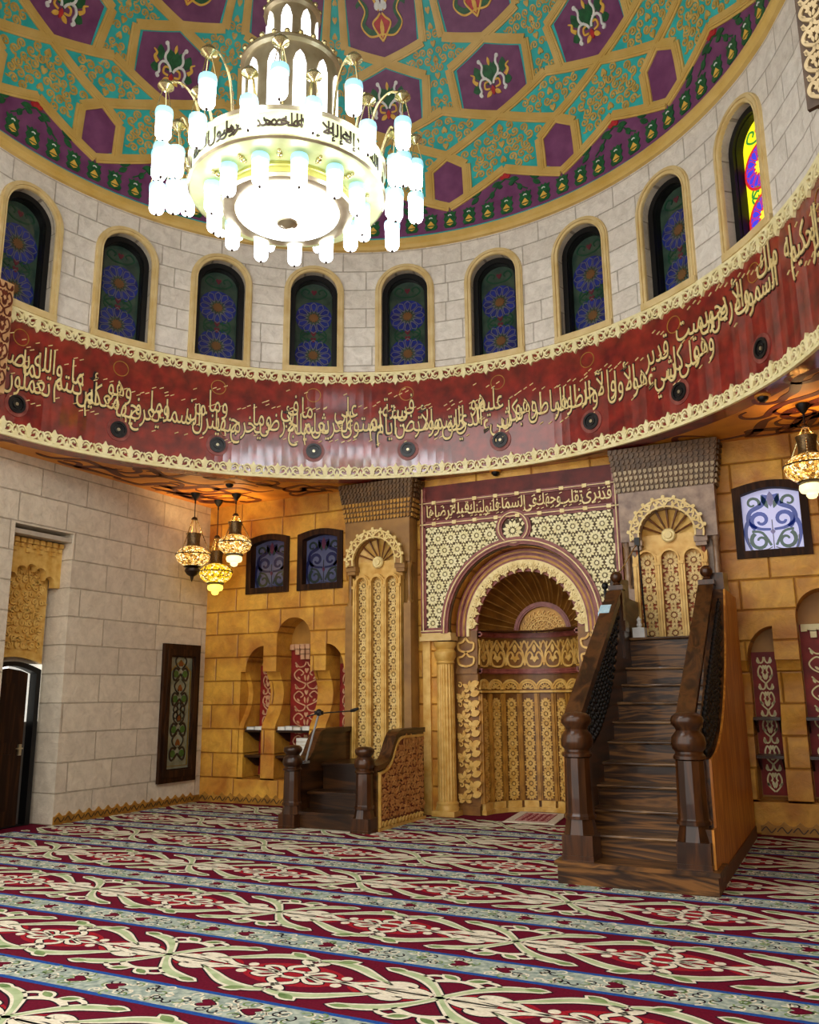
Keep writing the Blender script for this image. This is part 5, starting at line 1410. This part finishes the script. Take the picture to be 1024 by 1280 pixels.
def pendant(x, y, zg, glassm, lower, label):
    lb = plamp('lamp_bulb', (x, y, zg+.27), 22, (1, .66, .3), .05)
    root = empty('mosaic_lamp', (x, y, ZB)); tag(root, label, 'hanging lamp', 'hanging mosaic lamps')
    m = MB(); m.lathe([(.075, 0), (.07, -.03), (.03, -.09), (.012, -.11), (.012, -.16)], (x, y, ZB), 18); finish('ceiling_rose', m, BLACKM, root, smooth=True)
    ring_z = zg+.62 if ZB-zg > .95 else zg+.5
    m = MB()
    m.tube([(x, y, ZB-.12), (x, y, ring_z)], .008, 6); m.lathe([(.03, 0), (.05, -.03), (.045, -.045), (.0, -.05)], (x, y, ring_z), 14)
    finish('stem', m, DARKG, root)
    for k in range(3):
        a = PI/6+k*2*PI/3; m = MB()
        P0, P1 = (x+.04*cos(a), y+.04*sin(a), ring_z-.04), (x+.262*cos(a), y+.262*sin(a), zg+.03)
        m.tube([P0, P1], .007, 6)
        for j in range(1, 12):
            t = j/12; m.ball(tuple(p+(q-p)*t for p, q in zip(P0, P1)), .011, 6)
        finish('chain', m, BRASS, root)
    for k in range(3):
        a = PI/2+k*2*PI/3; m = MB(); m.tube([(x+.03*cos(a), y+.03*sin(a), ring_z-.04), (x+.1*cos(a), y+.1*sin(a), zg+.36)], .005, 6); finish('chain', m, BRASS, root)
    m = MB(); m.lathe([(.095, .15), (.105, .17), (.095, .2), (.10, .3), (.115, .36), (.108, .36), (.09, .3), (.085, .16)], (x, y, zg), 24, cap=False); finish('neck', m, PIERCED, root, smooth=True)
    m = MB(); m.lathe([(.10, .155), (.17, .13), (.235, .07), (.26, .0), (.235, -.07), (.17, -.125), (.1, -.15)], (x, y, zg), 32); finish('globe', m, glassm, root, smooth=True)
    m = MB(); m.lathe([(.265, .035), (.272, .03), (.265, .02)], (x, y, zg), 32, cap=False); m.lathe([(.13, -.145), (.14, -.155), (.12, -.17), (.06, -.175)], (x, y, zg), 24); finish('metal_band', m, DARKG, root, smooth=True)
    m = MB()
    if lower: m.lathe([(.07, -.17), (.12, -.19), (.125, -.23), (.11, -.265), (.055, -.285), (.06, -.305), (.04, -.335), (0, -.345)], (x, y, zg), 24); finish('lower_globe', m, lower, root, smooth=True)
    else:
        m.lathe([(.06, -.17), (.11, -.19), (.115, -.23), (.08, -.28), (.03, -.31), (.02, -.35), (.0, -.40)], (x, y, zg), 24); finish('bottom_finial', m, DARKG, root, smooth=True)
pendant(-4.69, 10.26, 3.73, MOSA, None, 'left hanging mosaic lamp of the cluster of three, with dark metal bottom finial')
pendant(-4.69, 10.82, 3.53, MOSY, BULBY, 'lowest and most yellow hanging mosaic lamp of the cluster of three')
pendant(-4.16, 10.6, 3.92, MOSA, BULBW, 'right and highest hanging mosaic lamp of the cluster of three, before the blue window')
pendant(4.03, 10.1, 4.0, MOSA, BULBW, 'single hanging mosaic lamp at the right edge above the golden niches')
for (x, y), l in (((-3.8, 9.97), 'small black ceiling downlight above the cluster of three lamps'), ((-.03, 11.2), 'small black ceiling downlight above the mihrab inscription'), ((3.66, 9.58), 'small black ceiling downlight beside the single right lamp')):
    if l.find('mihrab') > 0: y = 11.19
    root = empty('ceiling_downlight', (x, y, ZB)); tag(root, l, 'downlight', 'small ceiling downlights')
    m = MB(); m.lathe([(.085, 0), (.085, -.02), (.06, -.025)], (x, y, ZB+.004), 20); finish('trim_ring', m, AMBER, root)
    m = MB(); m.lathe([(.06, -.02), (.055, -.05), (.03, -.075), (0, -.08)], (x, y, ZB+.004), 18); finish('dome_cover', m, BLACKM, root, smooth=True)

# ================================================================ chandelier
HX, HY = .05, 5.85
ch = empty('chandelier', (HX, HY, 5.8)); tag(ch, 'huge tiered brass chandelier with minaret tower and rows of lit white glass lamps', 'chandelier')
cc = (HX, HY, 0)
m = MB(); m.lathe([(.50, 6.06), (.84, 6.04), (.88, 6.05), (.885, 6.07), (.86, 6.10), (.86, 6.30), (.885, 6.33), (.87, 6.36), (.5, 6.37)], cc, 72, cap=False); finish('inscribed_ring', m, LIME, ch, smooth=True)
m = MB(); m.lathe([(.875, 6.045), (.895, 6.06), (.875, 6.085)], cc, 72, cap=False); m.lathe([(.875, 6.315), (.9, 6.335), (.875, 6.36)], cc, 72, cap=False); finish('ring_beading', m, CHAMP, ch, smooth=True)
m = MB()
phrase = ['لا', 'إله', 'إلا', 'الله', 'محمد', 'رسول', 'الله']
a = -20.
for rep in range(4):
    for w in phrase:
        Fc = lambda x, y, h, a=a: (HX+(.862+h)*cos(rad(a)+x/.86), HY+(.862+h)*sin(rad(a)+x/.86), y)
        wd = write(m, w, 0, 6.17, Fc, .15, .17, 0, .006); a -= deg((wd+.055)/.86)
finish('ring_calligraphy', m, DARKG, ch)
m = MB(); m.lathe([(.56, 5.93), (.56, 6.07)], cc, 64, cap=False); m.lathe([(.575, 6.0), (.585, 6.01), (.575, 6.02)], cc, 64, cap=False); finish('lower_drum', m, mat('gold green enamel', '#b0a848', .35, .3, hex2='#c8c070', scale=4), ch, smooth=True)
m = MB(); m.lathe([(.58, 5.94), (.60, 5.92), (.585, 5.895), (.48, 5.89), (.465, 5.90), (.465, 5.94)], cc, 64, cap=False); finish('bowl_rim', m, CHAMP, ch, smooth=True)
m = MB(); m.lathe([(.47*cos(rad(t)), 5.905-.11*sin(rad(t))) for t in range(0, 90, 8)]+[(.001, 5.795)], cc, 48, cap=False); finish('glass_bowl', m, LAMPBOWL, ch, smooth=True)
m = MB(); m.lathe([(.0, 5.75), (.03, 5.755), (.05, 5.775), (.09, 5.785), (.10, 5.80)], cc, 24, cap=False); finish('bowl_finial', m, CHAMP, ch, smooth=True)
def tower(r, z0, z1, n, zs0, zs1, w, nm):
    m = MB(); m.lathe([(r+.02, z0), (r+.02, z0+.03), (r, z0+.05), (r, z1-.05), (r+.03, z1-.03), (r+.03, z1)], cc, 48); finish(nm, m, CHAMP, ch, smooth=True)
    tw = [o for o in ch.children if o.name.startswith(nm)][-1]
    m = MB()
    for k in range(n):
        a = 2*PI*(k+.5)/n; F = lambda x, y, h: (HX+(r+h)*cos(a+x/r), HY+(r+h)*sin(a+x/r), y)
        m.relief([(-w, zs0), (w, zs0), (w, zs1-.12), (w*.6, zs1-.04), (0, zs1), (-w*.6, zs1-.04), (-w, zs1-.12)], F, -.005, .008)
    finish('lit_slots', m, LAMPSLOT, tw)
    m = MB()
    m.lathe([(r+.03, z1-.005), (r+.03, z1+.01), (r, z1+.01)], cc, 36, cap=False)
    for k in range(n*2):
        a = 2*PI*k/(n*2); m.ball((HX+(r+.02)*cos(a), HY+(r+.02)*sin(a), z1+.025), .026, 8)
    finish('cresting', m, BRASS, tw, smooth=True)
tower(.44, 6.36, 7.40, 12, 6.46, 7.26, .058, 'lower_tower')
tower(.24, 7.42, 7.98, 8, 7.5, 7.9, .05, 'upper_tower')
m = MB(); m.lathe([(.26, 7.98), (.22, 8.05), (.12, 8.10), (.05, 8.14), (.03, 8.2), (.07, 8.25), (.07, 8.3), (.025, 8.34), (.02, 8.4)], cc, 28); finish('tower_cap', m, BRASS, ch, smooth=True)
m = MB(); m.tube([(HX, HY, 8.38), (HX, HY, 12.9)], .014, 8)
for k in range(60): m.ball((HX, HY, 8.42+k*.075), .026, 8, 0, 1.3)
finish('suspension_chain', m, BRASS, ch)
# lamps: glass with collar and hanger, one mesh set reused
lamp0 = None
def lamp(x, y, z):
    """z is the centre of the glass; the lamp is about 0.42 m tall"""
    global lamp0
    if lamp0 is None:
        q = (HX, HY, 5.8)
        m = MB(); m.lathe([(.0, -.15), (.025, -.146), (.054, -.134), (.066, -.108), (.068, .055), (.06, .075)], (HX, HY, 5.8), 20); g = finish('glass_lamp', m, LAMPGLASS, ch, smooth=True)
        m = MB(); m.lathe([(.066, .068), (.074, .072), (.077, .098), (.072, .13), (.055, .142), (.0, .146)], (HX, HY, 5.8), 20); finish('collar', m, CAPBLUE, g, smooth=True)
        m = MB(); m.ball((HX, HY, 5.8-.16), .014, 8); finish('tip', m, DARKG, g)
        lamp0 = g; g.location = (x-HX, y-HY, z-5.8); return g
    return dup(lamp0, (x-HX, y-HY, z-5.8), None, ch)
for k in range(13):
    a = rad(-75+27.69*k); x, y = HX+.68*cos(a), HY+.68*sin(a)
    lamp(x, y, 5.90)
    m = MB(); m.lathe([(.105, 6.085), (.11, 6.07), (.06, 6.06), (.03, 6.05)], (x, y, 0), 18); finish('lamp_cup', m, DARKG, ch)
    b = a+rad(13.8); m = MB(); m.ball((HX+.69*cos(b), HY+.69*sin(b), 6.03), .028, 8)
    m.ball((HX+.65*cos(b), HY+.65*sin(b), 6.035), .018, 6); m.ball((HX+.73*cos(b), HY+.73*sin(b), 6.035), .018, 6); finish('flower_boss', m, BRASS, ch, smooth=True)
for k in range(24):
    up = k % 2 == 0
    a = rad(-59+30*(k//2)) if up else rad(-70+30*(k//2)+0)
    rr, zz = (1.17, 6.70) if up else (1.0, 6.56)
    if not up: a = rad(-59+15+30*(k//2))
    x, y = HX+rr*cos(a), HY+rr*sin(a)
    m = MB()
    P = spline([(.84, 6.2), (.86, zz-.2), (.92, zz+.0), ((rr+.92)/2, zz+.09), (rr, zz+.04)], 5)
    m.tube([(HX+q[0]*cos(a), HY+q[0]*sin(a), q[1]) for q in P], .012, 6)
    ar = finish('arm', m, BRASS, ch)
    m = MB(); m.lathe([(.0, .06), (.035, .05), (.065, .015), (.07, -.005), (.03, -.03), (.012, -.05)], (x, y, zz), 14); finish('arm_cup', m, BRASS, ar, smooth=True)
    lamps = [zz-.36, zz-.70] if (deg(a) % 360 > 200 and deg(a) % 360 < 246) or deg(a) % 360 < 50 or deg(a) % 360 > 355 else [zz-.36]
    for zl in lamps:
        m = MB()
        for j in range(3):
            b = a+j*2*PI/3
            m.tube([(x+.02*cos(b), y+.02*sin(b), (zz-.02 if zl == lamps[0] else zz-.36)), (x+.07*cos(b), y+.07*sin(b), zl+.12)], .005, 5)
        lamp(x, y, zl); finish('hanger', m, BRASS, ar)

# ================================================================ camera, world, lights
cam = bpy.data.cameras.new('camera'); co_ = bpy.data.objects.new('camera', cam); COL.objects.link(co_)
cam.sensor_fit = 'VERTICAL'; cam.sensor_height = 36; cam.lens = 1076.05*36/1280; cam.clip_start = .05; cam.clip_end = 100
pit, yaw, roll = 0.210438616, -0.463733836, -0.0076347925
Fv = Vector((sin(yaw)*cos(pit), cos(yaw)*cos(pit), sin(pit))); Rv = Vector((cos(yaw), -sin(yaw), 0)); Uv = Rv.cross(Fv)
R2 = Rv*cos(roll)+Uv*sin(roll); U2 = -Rv*sin(roll)+Uv*cos(roll)
M3 = Matrix((R2, U2, -Fv)).transposed().to_4x4(); M3.translation = Vector((4.191007, 0, 1.6)); co_.matrix_world = M3
S.camera = co_
w = bpy.data.worlds.new('world'); S.world = w; w.use_nodes = True
bg = w.node_tree.nodes['Background']; bg.inputs[0].default_value = (1.0, .95, .88, 1); bg.inputs[1].default_value = 2.5
S.view_settings.view_transform = 'Standard'; S.view_settings.look = 'None'; S.view_settings.gamma = 1; S.view_settings.exposure = 0.0
S.cycles.use_denoising = True
S.cycles.max_bounces = 6; S.cycles.diffuse_bounces = 4; S.cycles.sample_clamp_indirect = 6
